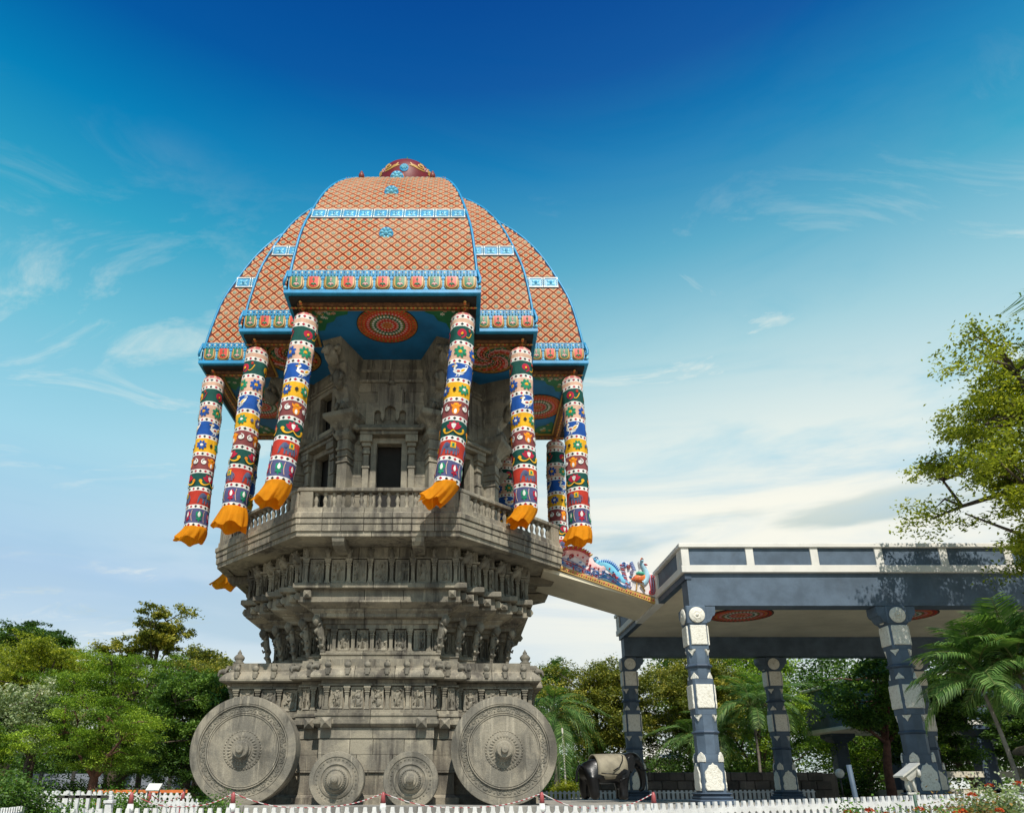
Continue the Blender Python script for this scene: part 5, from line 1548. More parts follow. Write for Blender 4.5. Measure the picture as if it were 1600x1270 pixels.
# ================================================================== ELEPHANT STATUE
black_stone = paint('black_granite', (0.006, 0.006, 0.007), 0.3, var=0.4, vs=4, bump=0.12, bs=20, spec=0.4)
dusty = paint('unpolished_granite', (0.26, 0.23, 0.165), 0.7, var=0.22, vs=2.5, bump=0.3, bs=25, wear=0.4)
def skin_mesh(name, V, E, Rr, mat, sub=2, root=0):
    me = bpy.data.meshes.new(name + '_skel'); me.from_pydata(V, E, [])
    o = bpy.data.objects.new(name + '_skel', me); COL.objects.link(o)
    m = o.modifiers.new('s', 'SKIN'); m.use_smooth_shade = True
    for i, r in enumerate(Rr):
        sv = me.skin_vertices[0].data[i]; sv.radius = r if hasattr(r, '__len__') else (r, r); sv.use_root = (i == root)
    s = o.modifiers.new('d', 'SUBSURF'); s.levels = sub; s.render_levels = sub
    bpy.context.view_layer.update()
    out = bpy.data.meshes.new_from_object(o.evaluated_get(bpy.context.evaluated_depsgraph_get()))
    bpy.data.objects.remove(o); out.name = name; out.materials.clear(); out.materials.append(mat)
    out.polygons.foreach_set('use_smooth', [True] * len(out.polygons))
    return out
if not hasattr(bpy.types.Mesh, 'skin_vertices'): pass
def elephant():
    V = [(-.70, 0, 1.02), (-.30, 0, 1.00), (.10, 0, 1.02), (.42, 0, 1.08), (.66, 0, 1.26), (.92, 0, 1.36), (1.10, 0, 1.18), (1.20, 0, .92), (1.22, 0, .62), (1.17, 0, .40), (1.05, 0, .34),
         (-.74, .25, .72), (-.80, .27, .40), (-.74, .27, .05), (-.70, -.25, .72), (-.70, -.27, .40), (-.64, -.27, .05),
         (.42, .25, .72), (.50, .26, .40), (.50, .26, .05), (.40, -.25, .72), (.36, -.26, .40), (.34, -.26, .05),
         (-1.02, 0, 1.14), (-1.15, 0, .92), (-1.18, 0, .60)]
    E = [(0, 1), (1, 2), (2, 3), (3, 4), (4, 5), (5, 6), (6, 7), (7, 8), (8, 9), (9, 10), (0, 11), (11, 12), (12, 13), (0, 14), (14, 15), (15, 16), (3, 17), (17, 18), (18, 19), (3, 20), (20, 21), (21, 22), (0, 23), (23, 24), (24, 25)]
    Rr = [.45, .50, .49, .40, .30, .30, .20, .14, .11, .09, .07, .25, .18, .19, .25, .18, .19, .21, .16, .18, .21, .16, .18, .07, .04, .05]
    me = bpy.data.meshes.new('sk'); 
    t = thing('elephant_statue', 'black granite elephant statue with dry unpolished flanks beside the right great wheel', 'statue', (5.60, 29.2, -0.50), R(14))
    ZB[t.name] = 0
    return t, V, E, Rr
et, eV, eE, eR = elephant()
SCL = 1.02
def skin_build(name, V, E, Rr, mat, parent, sub=2):
    me = bpy.data.meshes.new('skeleton'); me.from_pydata(V, E, []); me.update()
    o = bpy.data.objects.new('skeleton', me); COL.objects.link(o)
    o.modifiers.new('s', 'SKIN').use_smooth_shade = True
    if not me.skin_vertices:
        bm = bmesh.new(); bm.from_mesh(me); bm.verts.layers.skin.verify(); bm.to_mesh(me); bm.free()
    for i, r in enumerate(Rr):
        sv = me.skin_vertices[0].data[i]; sv.radius = (r, r); sv.use_root = (i == 0)
    s = o.modifiers.new('d', 'SUBSURF'); s.levels = sub; s.render_levels = sub
    dg = bpy.context.evaluated_depsgraph_get(); dg.update()
    out = bpy.data.meshes.new_from_object(o.evaluated_get(dg)); bpy.data.objects.remove(o)
    out.materials.clear(); out.materials.append(mat)
    out.polygons.foreach_set('use_smooth', [True] * len(out.polygons)); out.name = name
    return put(out, name, parent)
body = skin_build('body', eV, eE, eR, black_stone, et)
for s in (-1, 1):
    mb = MB()                                    # ear, a cupped flap with real thickness
    pts = [(.80, 1.42), (.66, 1.46), (.54, 1.36), (.50, 1.16), (.56, .98), (.66, .88), (.74, .98), (.80, 1.15), (.84, 1.30)]
    rings = [[(x, s * (.24 + .05), z) for x, z in pts], [(x - .02 + (x - .68) * .0, s * (.31 + .06 * (.84 - x) / .34), z) for x, z in pts], [(.68 + (x - .68) * .93, s * (.335 + .06 * (.84 - x) / .34), 1.16 + (z - 1.16) * .93) for x, z in pts]]
    mb.loft(rings, 0, True).build('ear', black_stone, et)
    MB().tube([(1.02, s * .15, 1.08), (1.20, s * .19, .98), (1.36, s * .20, 1.0)], [.045, .04, .012], 8).build('tusk', black_stone, et)
    MB().lathe([(.03, 0), (.045, .03), (.02, .06)], 8, (1.04, s * .20, 1.28)).build('eye', black_stone, et)
sd = MB()
rows = []
for i in range(9):
    x = -.58 + 1.08 * i / 8
    rr = float(np.interp(x, [-.7, -.3, .1, .42], [.43, .47, .462, .40])) + .018; zc_ = float(np.interp(x, [-.7, -.3, .1, .42], [1.02, 1.0, 1.02, 1.08]))
    rows.append([(x, rr * math.cos(R(-40 + 260 * j / 20)), zc_ + rr * math.sin(R(-40 + 260 * j / 20))) for j in range(21)])
n = 21
sd.add([p for r in rows for p in r], [(i * n + j, i * n + j + 1, (i + 1) * n + j + 1, (i + 1) * n + j) for i in range(8) for j in range(20)], 0, True)
sdo = sd.build('unpolished_flank', dusty, et)  # shell added for the paler unpolished stone of the flanks
m_ = sdo.modifiers.new('t', 'SOLIDIFY'); m_.thickness = .05
for (x0, z0, x1, z1) in ((-.05, .0, .42, .55),):
    MB().tube([(-.08, -.53, .95), (.15, -.52, 1.08), (.32, -.42, 1.28), (.40, -.26, 1.42), (.42, 0, 1.50)], .018, 6).build('harness_rope', black_stone, et)
    MB().tube([(-.50, -.50, .88), (-.2, -.535, .86), (.1, -.53, .84), (.42, -.45, .90)], .016, 6).build('harness_rope', black_stone, et)
et.scale = (1.13, 1.13, 1.16)

# ================================================================== FENCES
fence_m = paint('whitewashed_concrete', (0.64, 0.63, 0.61), 0.7, var=0.12, vs=4, bump=0.3, bs=40, wear=0.5)
def picket_mesh(p, H, k, m=None):
    """one precast picket unit of pitch p and height H, top at z=0; k scales the openings"""
    h = p / 2
    rt = [(.36 * h, 0), (.42 * h, -.030 * k), (.45 * h, -.070 * k), (.58 * h, -.100 * k), (.80 * h, -.116 * k), (h - .0008, -.121 * k), (h - .0008, -.182 * k), (.80 * h, -.190 * k), (.62 * h, -.210 * k), (.54 * h, -.26 * k),
          (.55 * h, -.60 * k), (.62 * h, -.645 * k), (.80 * h, -.668 * k), (h - .0008, -.675 * k), (h - .0008, -H)]
    pts = rt + [(-x, z) for x, z in rt[::-1]]
    n = len(pts); t = .03
    mb = MB(); V = [(x, -t, z) for x, z in pts] + [(x, t, z) for x, z in pts]
    mb.add(V, [list(range(n)), list(range(n, 2 * n))[::-1]] + [(i, (i + 1) % n, n + (i + 1) % n, n + i) for i in range(n)])
    return mb.mesh('picket', m or fence_m)
def fence(name, label, path, p, H, k, group=None, post_every=0, m=None):
    """path: (x, y, z of the picket tops)"""
    P = [Vector(q) for q in path]
    root = thing(name, label, 'fence', (P[0].x, P[0].y, P[0].z - H), 0, group); ZB[root.name] = 0
    me = picket_mesh(p, H, k, m); o = root.location
    r = random.Random(len(path)); i = 0
    for a, b in zip(P[:-1], P[1:]):
        L = Vector((b.x - a.x, b.y - a.y)).length; n = int(L / p); ang = math.atan2(b.y - a.y, b.x - a.x)
        for c in range(n):
            q = a.lerp(b, (c + .5) / n); i += 1
            j = (i // 5) % 2 * .002
            put(me, 'picket', root, (q.x - o.x, q.y - o.y + j, q.z - o.z + r.uniform(-.004, .004)), ang + r.uniform(-.012, .012), scale=(L / n / p, 1, r.uniform(.99, 1.015)))
    return root
fence('picket_fence', 'long white precast picket fence along the bottom edge in front of the chariot', [(-6.75, 13.2, -.33), (2.0, 13.2, -.285), (10.2, 15.9, -.112), (13.6, 17.0, -.075)], .152, 1.0, 1.0)
fence('picket_fence', 'white picket fence behind the elephant statue and under the pavilion columns', [(3.2, 35.6, -.13), (16.2, 35.6, -.06)], .205, .60, .62)
fence('picket_fence', 'white picket fence running back along the hedge at the far left corner', [(-7.95, 13.2, -.34), (-9.7, 19.4, -.33)], .16, 1.0, 1.0)
fence('picket_fence', 'white picket fence far behind the left traffic cones and great wheel', [(-14.2, 25.5, -.09), (-8.8, 25.5, -.15)], .19, .85, .8)
fence('picket_fence', 'short white slatted fence right of the white gate', [(-8.95, 20.0, -.27), (-6.9, 20.6, -.27)], .11, .75, .7)
def gate():
    t = thing('garden_gate', 'white concrete garden gate frame with cross braces at left', 'gate', (-8.9, 17.0, -1.3)); ZB[t.name] = 0
    def post(x, y, name='gate_post'):
        mb = MB(); 
        for (z0, z1, w) in ((0, .98, .07), (.98, 1.06, .10), (1.06, 1.16, .06), (1.16, 1.24, .035)): mb.cbox((x - w, y - w, z0), (x + w, y + w, z1 - .002), .012)
        mb.lathe([(.13, 0), (.10, .06), (.07, .12)], 8, (x, y, .60)); mb.build(name, fence_m, t)
    post(0, 0); post(1.22, 0.1)
    for (z, w) in ((1.12, .03), (.72, .035)): MB().box((-.9, -.03, z - w), (1.22, .03, z + w)).build('gate_rail', fence_m if z < 1 else dark_iron, t)
    for s, x in ((1, .15), (-1, 1.05)):
        MB().tube([(x, 0, .05), (x + s * .34, 0, .70)], .04, 6).build('gate_brace', fence_m, t)
    for i in range(9):
        x = -.85 + i * .235
        MB().loft([[(x - .05, -.03, .76), (x + .05, -.03, .76), (x + .05, .03, .76), (x - .05, .03, .76)], [(x - .03, -.03, .86), (x + .03, -.03, .86), (x + .03, .03, .86), (x - .03, .03, .86)], [(x - .035, -.03, 1.10), (x + .035, -.03, 1.10), (x + .035, .03, 1.10), (x - .035, .03, 1.10)], [(x - .05, -.03, 1.16), (x + .05, -.03, 1.16), (x + .05, .03, 1.16), (x - .05, .03, 1.16)], [(x - .025, -.03, 1.25), (x + .025, -.03, 1.25), (x + .025, .03, 1.25), (x - .025, .03, 1.25)]]).build('gate_slat', fence_m, t)
dark_iron = paint('dark_iron', (0.04, 0.035, 0.03), 0.5)
gate()
fence('picket_fence', 'white picket fence between the hedge and the white gate at left', [(-11.1, 17.6, -.12), (-9.2, 17.1, -.12)], .15, 1.0, 1.0)

# ================================================================== CONES AND ROPE
cone_red = paint('faded_red_plastic', (0.40, 0.085, 0.085), 0.45, var=0.12, vs=3, bump=0.1)
def cone(x, y, label, s=1.0, z=-.96):
    t = thing('traffic_cone', label, 'traffic cone', (x, y, z), 0, 'red and white cones holding the rope'); ZB[t.name] = 0
    b = MB().lathe([(.115, .035), (.112, .06), (.098, .30), (.068, .55)], 20, caps=False); b.lathe([(.060, .625), (.045, .80), (.030, .86), (.012, .875)], 20)
    b.build('cone_body', cone_red, t, scale=(s, s, s))
    MB().lathe([(.0685, .55), (.084, .43), (.0850, .43), (.0612, .63), (.060, .625)], 20, caps=False).build('white_sleeve', white_p, t, scale=(s, s, s))
    MB().lathe([(.067, .552), (.0615, .626), (.059, .626)], 20, caps=False).build('white_sleeve', white_p, t, scale=(s, s, s))
    MB().cbox((-.17, -.17, 0), (.17, .17, .04), .01).build('cone_base', cone_red, t, scale=(s, s, s))
    return t
CONES = [(-5.22, 17.9, 'red cone with white sleeve in front of the left great wheel'), (-1.78, 17.9, 'red cone with white sleeve between the two small wheels'), (1.86, 17.9, 'red cone with white sleeve at the right edge of the right great wheel'),
         (4.42, 17.9, 'red cone with white sleeve below the elephant statue head'), (-7.30, 17.3, 'faded red cone nearest the white gate'), (-8.1, 20.3, 'red and white cone behind the slatted fence at left'), (-7.55, 21.2, 'red and white cone half behind the left great wheel')]
for x, y, l in CONES: cone(x, y, l)
def rope_mat():
    m, nt, b = nodes_of('striped_rope')
    g = nt.nodes.new('ShaderNodeNewGeometry').outputs['Position']
    sp = nt.nodes.new('ShaderNodeSeparateXYZ'); nt.links.new(g, sp.inputs[0])
    s = _math(nt, 'ADD', _math(nt, 'MULTIPLY', sp.outputs[0], 6.2), _math(nt, 'MULTIPLY', sp.outputs[2], 9.0))
    f = _math(nt, 'LESS_THAN', _math(nt, 'FRACT', s), 0.5)
    nt.links.new(_mix(nt, f, (0.60, 0.56, 0.52), (0.36, 0.05, 0.06)), b.inputs['Base Color']); b.inputs['Roughness'].default_value = .7
    return m
rope_m = rope_mat()
def rope(a, b, sag, label):
    A, B = Vector(a), Vector(b); n = 40; pts = []
    for i in range(n + 1):
        t = i / n; p = A.lerp(B, t); p.z -= sag * 4 * t * (1 - t) * (1 + .06 * math.sin(9 * t)); pts.append(p)
    mid = Vector(((A.x + B.x) / 2, (A.y + B.y) / 2, min(p.z for p in pts)))
    o = MB().tube([tuple(p - mid) for p in pts], .012, 6).build('striped_rope', rope_m, None, mid)
    tag(o, label, 'rope', 'red and white ropes strung between the cones')
zt = -.115
rope((-7.30, 17.3, zt), (-5.22, 17.9, zt), .30, 'red and white rope left of the left great wheel cone')
rope((-5.22, 17.9, zt), (-1.78, 17.9, zt), .33, 'red and white rope sagging before the left small wheel')
rope((-1.78, 17.9, zt), (1.86, 17.9, zt), .33, 'red and white rope sagging before the right small wheel and great wheel')
rope((1.86, 17.9, zt), (4.42, 17.9, zt), .34, 'red and white rope sagging in front of the elephant statue')
rope((-8.1, 20.3, zt), (-7.55, 21.2, zt), .22, 'short red and white rope between the two rear cones at left')
# ================================================================== VEGETATION
bark = paint('bark', (0.085, 0.062, 0.045), 0.9, var=0.35, vs=5, bump=0.8, bs=16)
bark_red = paint('reddish_bark', (0.12, 0.055, 0.038), 0.9, var=0.35, vs=5, bump=0.8, bs=16)
bark_grey = paint('grey_bark', (0.16, 0.14, 0.115), 0.9, var=0.3, vs=5, bump=0.6, bs=18)
L_DARK = leaf_mat('dark_leaf', (0.022, 0.052, 0.011), (0.075, 0.161, 0.024), (0.222, 0.351, 0.054))
L_OLIVE = leaf_mat('olive_leaf', (0.048, 0.071, 0.013), (0.205, 0.235, 0.034), (0.563, 0.487, 0.078))
L_YEL = leaf_mat('yellow_green_leaf', (0.085, 0.125, 0.012), (0.30, 0.35, 0.03), (0.60, 0.60, 0.07), 0.45)
L_FEATH = leaf_mat('feathery_leaf', (0.036, 0.087, 0.010), (0.166, 0.292, 0.027), (0.452, 0.595, 0.058), 0.4)
L_PALE = leaf_mat('pale_leaf', (0.083, 0.123, 0.050), (0.287, 0.376, 0.166), (0.700, 0.700, 0.538))
L_PALM = leaf_mat('palm_leaf', (0.020, 0.058, 0.013), (0.099, 0.211, 0.048), (0.314, 0.448, 0.134))
L_HEDGE = leaf_mat('hedge_leaf', (0.026, 0.069, 0.010), (0.114, 0.243, 0.031), (0.336, 0.493, 0.090))
L_RED = leaf_mat('ixora_flower', (0.30, 0.03, 0.008), (0.55, 0.07, 0.015), (0.70, 0.16, 0.03), 0.2)
L_BRONZE = leaf_mat('bronze_leaf', (0.099, 0.050, 0.020), (0.287, 0.166, 0.048), (0.582, 0.381, 0.112))
L_LIME = leaf_mat('lime_leaf', (0.16, 0.20, 0.01), (0.32, 0.36, 0.02), (0.50, 0.50, 0.05))

def leaf_mesh(name, C, S, var, mat, rng, up=0.5, aspect=0.5, dirs=None):
    """one mesh of bent leaf faces: C centres (N,3), S lengths, var colour value"""
    N = len(C)
    nrm = rng.normal(size=(N, 3)); nrm[:, 2] = np.abs(nrm[:, 2]) + up; nrm /= np.linalg.norm(nrm, axis=1)[:, None]
    a = rng.normal(size=(N, 3)) if dirs is None else dirs + rng.normal(size=(N, 3)) * .35
    a -= nrm * np.sum(a * nrm, 1)[:, None]; a /= np.linalg.norm(a, axis=1)[:, None] + 1e-9
    b = np.cross(nrm, a)
    l = S[:, None]; w = l * aspect
    V = np.empty((N, 4, 3), np.float32)
    V[:, 0] = C - a * l * .5; V[:, 1] = C + b * w * .5 + nrm * l * .06; V[:, 2] = C + a * l * .5 - nrm * l * .10; V[:, 3] = C - b * w * .5 + nrm * l * .06
    me = bpy.data.meshes.new(name)
    me.vertices.add(N * 4); me.vertices.foreach_set('co', V.ravel())
    me.loops.add(N * 4); me.loops.foreach_set('vertex_index', np.arange(N * 4, dtype=np.int32))
    me.polygons.add(N); me.polygons.foreach_set('loop_start', np.arange(0, N * 4, 4, dtype=np.int32))
    try: me.polygons.foreach_set('loop_total', np.full(N, 4, np.int32))
    except Exception: pass
    at = me.attributes.new('lv', 'FLOAT', 'FACE'); at.data.foreach_set('value', np.clip(var, 0, 1).astype(np.float32))
    me.materials.append(mat); me.update(calc_edges=True)
    return me
def tree(name, label, X, Y, zb, top, rx, zc, mat, seed, n_leaf=26000, leaf=.17, flat=.5, ncl=70, clr=.75, trunk_r=.22, lean=(0, 0), barkm=None, group=None, ry=None, density=1.0, limbs=9, up=.6, shell=.35, trunk_top=None, aspect=.5):
    """X, Y, zb: foot; top: crown top height; rx: crown radius; zc: height of the crown's underside"""
    rng = np.random.default_rng(seed); rnd = random.Random(seed)
    root = thing(name, label, 'tree', (X, Y, zb), 0, group); ZB[root.name] = 0
    H = top - zb; base = zc - zb; ry = ry or rx
    cz = (H + base) / 2; rz = (H - base) / 2
    cl = []
    tries = 0
    while len(cl) < ncl and tries < 6000:
        tries += 1
        p = rng.normal(size=3); p /= np.linalg.norm(p); r = rng.uniform(shell, 1.0) ** .6
        p = p * r
        ang = math.atan2(p[1], p[0])
        lump = .78 + .22 * math.sin(3 * ang + seed) + .15 * math.sin(5 * ang + 2 * p[2] * 3 + seed * 2)
        q = np.array([p[0] * rx * lump + lean[0], p[1] * ry * lump + lean[1], cz + p[2] * rz * (lump * .5 + .55)])
        if all(np.linalg.norm((q - c) / np.array([1, 1, .6])) > clr * .62 for c in cl): cl.append(q)
    cl = np.array(cl)
    # wood
    wood = MB()
    tt = Vector((lean[0] * .5, lean[1] * .5, base + (H - base) * .35 if trunk_top is None else trunk_top))
    tp = [Vector((0, 0, -.1)), Vector((rnd.uniform(-.15, .15), rnd.uniform(-.15, .15), base * .5)), Vector((lean[0] * .25 + rnd.uniform(-.2, .2), lean[1] * .25, base * .9)), tt]
    wood.tube([tuple(p) for p in tp], [trunk_r * 1.25, trunk_r, trunk_r * .85, trunk_r * .45], 8)
    starts = []
    order = rng.permutation(len(cl))
    ends = [Vector(cl[i]) for i in order[:limbs]]
    nodes = [(tp[2], trunk_r * .6), (tt, trunk_r * .45)]
    for e in ends:
        s = rnd.choice(nodes[:2])[0] if e.z > base else tp[2]
        m1 = s.lerp(e, .4) + Vector((rnd.uniform(-.3, .3), rnd.uniform(-.3, .3), rnd.uniform(.0, .5)))
        m2 = s.lerp(e, .75) + Vector((rnd.uniform(-.25, .25), rnd.uniform(-.25, .25), rnd.uniform(-.1, .3)))
        wood.tube([tuple(s), tuple(m1), tuple(m2), tuple(e)], [trunk_r * .5, trunk_r * .33, trunk_r * .2, trunk_r * .08], 6)
        nodes += [(m1, trunk_r * .3), (m2, trunk_r * .2)]
    for i in order[limbs:]:
        e = Vector(cl[i]); s, r = min(nodes, key=lambda q: (q[0] - e).length + (1.5 if q[0].z > e.z + .4 else 0))
        m = s.lerp(e, .5) + Vector((rnd.uniform(-.2, .2), rnd.uniform(-.2, .2), rnd.uniform(-.1, .25)))
        wood.tube([tuple(s), tuple(m), tuple(e)], [min(r, .09), .035, .012], 5)
        if len(nodes) < 60: nodes.append((m, .05))
    wood.build('trunk', barkm or bark, root)
    # leaves in clusters of differing size; each cluster a little lighter or darker in leaf colour
    wgt = rng.uniform(.4, 1.6, len(cl)); idx = rng.choice(len(cl), n_leaf, p=wgt / wgt.sum())
    sub = rng.normal(size=(len(cl), 7, 3)) * .55
    k = rng.integers(0, 7, n_leaf)
    crad = clr * (.6 + .6 * rng.random(len(cl)))
    P = cl[idx] + (sub[idx, k] + rng.normal(size=(n_leaf, 3)) * .30) * crad[idx][:, None] * np.array([1, 1, flat])
    var = .46 + (rng.random(len(cl))[idx] - .5) * .55 + rng.normal(size=n_leaf) * .20
    S = leaf * rng.uniform(.55, 1.25, n_leaf)
    put(leaf_mesh('crown', P.astype(np.float32), S, var, mat, rng, up, aspect), 'crown', root)
    return root
GL, GR = 'trees along the left side of the garden', 'trees behind the pavilion'
# left side
tree('rain_tree', 'dark green broad tree top at the far left edge', -32, 54, -1.3, 11.6, 5.2, 6.6, L_DARK, 11, 34000, .20, .35, 80, 1.0, .35, group=GL)
tree('rain_tree', 'yellowish green spreading tree at far left below the dark tree top', -25.8, 46, -1.3, 9.0, 5.0, 3.6, L_YEL, 12, 46000, .16, .4, 110, .85, .3, group=GL)
tree('emergent_tree', 'slender tree rising above the others with an open rounded crown', -21.6, 52, -1.3, 12.3, 2.6, 8.7, L_OLIVE, 13, 11000, .24, .55, 34, .62, .16, group=GL, limbs=7, shell=.1)
tree('emergent_tree', 'olive tree shoulder just left of the slender emergent crown', -24.2, 53, -1.3, 10.0, 2.3, 7.6, L_OLIVE, 14, 9000, .22, .5, 24, .7, .16, group=GL)
tree('emergent_tree', 'olive tree shoulder just right of the slender emergent crown', -18.6, 52, -1.3, 9.3, 2.6, 7.0, L_OLIVE, 34, 9000, .22, .5, 26, .7, .16, group=GL)
tree('flame_tree', 'feathery bright green layered tree left of the left great wheel', -19.0, 42, -1.3, 7.4, 4.4, 3.4, L_FEATH, 15, 52000, .13, .33, 84, .85, .22, group=GL, aspect=.35)
tree('flame_tree', 'lower feathery dark green tree with drooping layers near the lamp', -15.6, 33, -1.3, 3.9, 3.0, .55, L_FEATH, 16, 40000, .11, .34, 56, .72, .22, barkm=bark_red, group=GL, aspect=.35)
tree('pale_leaved_tree', 'tree with pale whitish leaves in front of the yellowish tree', -20.4, 36, -1.3, 5.1, 2.7, 1.5, L_PALE, 17, 26000, .15, .6, 60, .62, .16, group=GL)
tree('broadleaf_tree', 'bright green low tree at the lower left corner', -20.3, 29.5, -1.3, 2.9, 3.1, .1, L_FEATH, 18, 34000, .13, .4, 60, .7, .18, group=GL)
tree('broadleaf_tree', 'dark shady tree just left behind the left great wheel', -13.4, 38, -1.3, 6.2, 3.0, .0, L_DARK, 19, 42000, .16, .6, 90, .72, .2, group=GL)
tree('broadleaf_tree', 'yellow green tree behind the top left of the left great wheel', -15.8, 46, -1.3, 7.6, 2.6, 4.2, L_OLIVE, 20, 26000, .16, .55, 56, .75, .2, group=GL)
tree('broadleaf_tree', 'dark tree filling the gap below the yellowish tree at left', -27.5, 41, -1.3, 5.2, 4.6, .2, L_DARK, 21, 42000, .18, .5, 80, .9, .25, group=GL)
tree('broadleaf_tree', 'dark tree behind the feathery trees in the left row', -20.5, 47, -1.3, 6.6, 5.4, .4, L_DARK, 22, 46000, .20, .5, 90, 1.0, .28, group=GL)
# right side, behind the pavilion
tree('broadleaf_tree', 'tall olive green tree between the right great wheel and the pavilion', 8.3, 46, -.6, 7.9, 3.4, .9, L_OLIVE, 23, 56000, .17, .6, 120, .8, .22, group=GR)
tree('broadleaf_tree', 'dark green narrow tree top just right of the base cornice finial', 6.2, 50, -.6, 8.2, 2.0, 2.6, L_DARK, 24, 18000, .18, .6, 44, .7, .18, group=GR)
tree('broadleaf_tree', 'big olive tree seen between the front and rear pavilion columns at left', 14.2, 47, -.6, 8.8, 4.2, 1.6, L_OLIVE, 25, 60000, .17, .55, 120, .85, .28, group=GR, barkm=bark)
tree('broadleaf_tree', 'shaded green tree behind the middle rear pavilion column', 19.5, 50, -.6, 10.4, 4.6, .4, L_FEATH, 26, 50000, .18, .5, 90, .95, .25, group=GR)
tree('fig_tree', 'dark leaved tree with reddish trunk inside the right half of the pavilion view', 21.3, 38.5, -.5, 6.6, 3.6, 2.4, L_DARK, 27, 17000, .22, .45, 50, .8, .20, barkm=bark_red, group=GR, limbs=10)
tree('broadleaf_tree', 'bright green tree far behind the second hall columns', 29.5, 56, -.6, 7.5, 5.5, .2, L_FEATH, 28, 40000, .20, .5, 90, 1.0, .25, group=GR)
tree('broadleaf_tree', 'dense dark tree at the far right behind the areca palm', 37.5, 57, -.6, 9, 5.5, .2, L_DARK, 29, 40000, .22, .5, 90, 1.0, .25, group=GR)
# big tree leaning in over the pavilion roof at the right edge
tree('rain_tree', 'yellow green tree with open crown leaning over the pavilion roof at right', 18.4, 19.2, -1.3, 12.8, 5.7, 5.3, L_YEL, 33, 82000, .125, .55, 165, .68, .26, lean=(-.9, -.2), ry=2.8, limbs=14, shell=.25)

# palms --------------------------------------------------------------
def frond_mesh(length, n, leaflet, droop, mat, seed, vshape=.5, stem=.03):
    rnd = random.Random(seed); mb = MB()
    pts = [(length * t * (1 - .18 * t * droop), 0, length * (.42 * t - (.42 + droop * .55) * t * t)) for t in [i / 14 for i in range(15)]]
    C, D, S, NR = [], [], [], []
    def P(t):
        f = t * 14; i = min(13, int(f)); return Vector(pts[i]).lerp(Vector(pts[i + 1]), f - i)
    for i in range(n):
        t = .14 + .86 * (i + .5) / n
        p = P(t); d = (P(min(1, t + .03)) - P(t - .03)).normalized()
        ll = leaflet * (math.sin(PI * min(1, (t - .06) * .98)) ** .5 * .9 + .15) * rnd.uniform(.88, 1.08)
        for s in (-1, 1):
            side = Vector((0, s, 0)); u = d.cross(side).normalized(); u = u if u.z > 0 else -u
            o = (d * .55 + side * .85 + u * (vshape * (1 - t) - .1 + rnd.uniform(-.12, .12))).normalized()
            w = d * (ll * .032 + .009)
            mid = p + o * ll * .55 + Vector((0, 0, -.03 * ll)); tip = p + o * ll * .98 + Vector((0, 0, -.32 * ll * (1 + droop * .5)))
            k = len(mb.v)
            mb.add([tuple(p - w * .5), tuple(p + w * .5), tuple(mid + w), tuple(mid - w), tuple(tip)], [(0, 1, 2, 3), (3, 2, 4)], 0)
    mb.tube(pts, [stem * (1 - .8 * i / 14) for i in range(15)], 5, 1)
    me = mb.mesh('frond', [mat, L_LIME if False else palm_stem])
    at = me.attributes.new('lv', 'FLOAT', 'FACE'); at.data.foreach_set('value', [min(1, max(0, rnd.gauss(.5, .2))) for _ in me.polygons])
    return me
palm_stem = paint('palm_stem', (0.13, 0.15, 0.04), 0.6)
def palm(name, label, X, Y, zb, crown, length, leaflet, nfr, seed, trunks=((0, 0),), tr=.06, group=None, mat=None, elev=(-.3, 1.25), droop=(.6, 1.5), n=34, lean=0.0):
    rnd = random.Random(seed); root = thing(name, label, 'palm', (X, Y, zb), 0, group); ZB[root.name] = 0
    ms = [frond_mesh(length, n, leaflet, rnd.uniform(*droop), mat or L_PALM, seed * 10 + i) for i in range(4)]
    for (tx, ty) in trunks:
        h = crown - zb + rnd.uniform(-.3, .3); top = Vector((tx * 1.9 + lean, ty * 1.9, h)); mb = MB()
        pts = [tuple(Vector((tx, ty, -.1)).lerp(top, t) + Vector((.12 * math.sin(3 * t), 0, 0))) for t in [i / 10 for i in range(11)]]
        mb.tube(pts, [tr * (1.25 - .5 * i / 10) for i in range(11)], 8); mb.build('trunk', bark_grey, root)
        for i in range(nfr):
            a = 2.4 * i + rnd.uniform(-.3, .3); e = elev[0] + (elev[1] - elev[0]) * (i + .5) / nfr
            s = rnd.uniform(.8, 1.1)
            put(ms[i % 4], 'frond', root, tuple(top + Vector((0, 0, .02 * i))), (rnd.uniform(-.3, .3), -e, a), scale=(s, s, s))
    return root
palm('areca_palm', 'clumped areca palm with drooping fronds in front of the pavilion at right', 14.75, 19.6, -1.3, 2.75, 1.85, .62, 24, 3, trunks=((0, 0), (-.42, .2), (.5, .1)), tr=.055, elev=(-.25, 1.45), droop=(.25, .95))
palm('areca_palm', 'dark areca palms seen under the pavilion left of the middle rear column', 15.6, 40.5, -.5, 4.2, 2.5, .7, 13, 4, trunks=((0, 0), (.7, .3)), tr=.07)
palm('areca_palm', 'shaded areca palm just left of the middle rear pavilion column', 14.3, 42.5, -.5, 2.6, 2.4, .7, 13, 5, trunks=((0, 0), (-.6, .4)), tr=.07)
palm('coconut_palm', 'green coconut palm half hidden behind the right great wheel', 4.9, 40.0, -.5, 3.7, 3.0, .85, 17, 6, tr=.14, elev=(-.6, 1.2), droop=(.9, 1.7))
palm('coconut_palm', 'tall coconut palm of which fronds reach in at the right edge of the sky', 17.9, 16.2, -1.3, 11.0, 3.1, .9, 18, 7, tr=.15, elev=(-.7, 1.1), droop=(1.0, 1.8), mat=L_PALM)

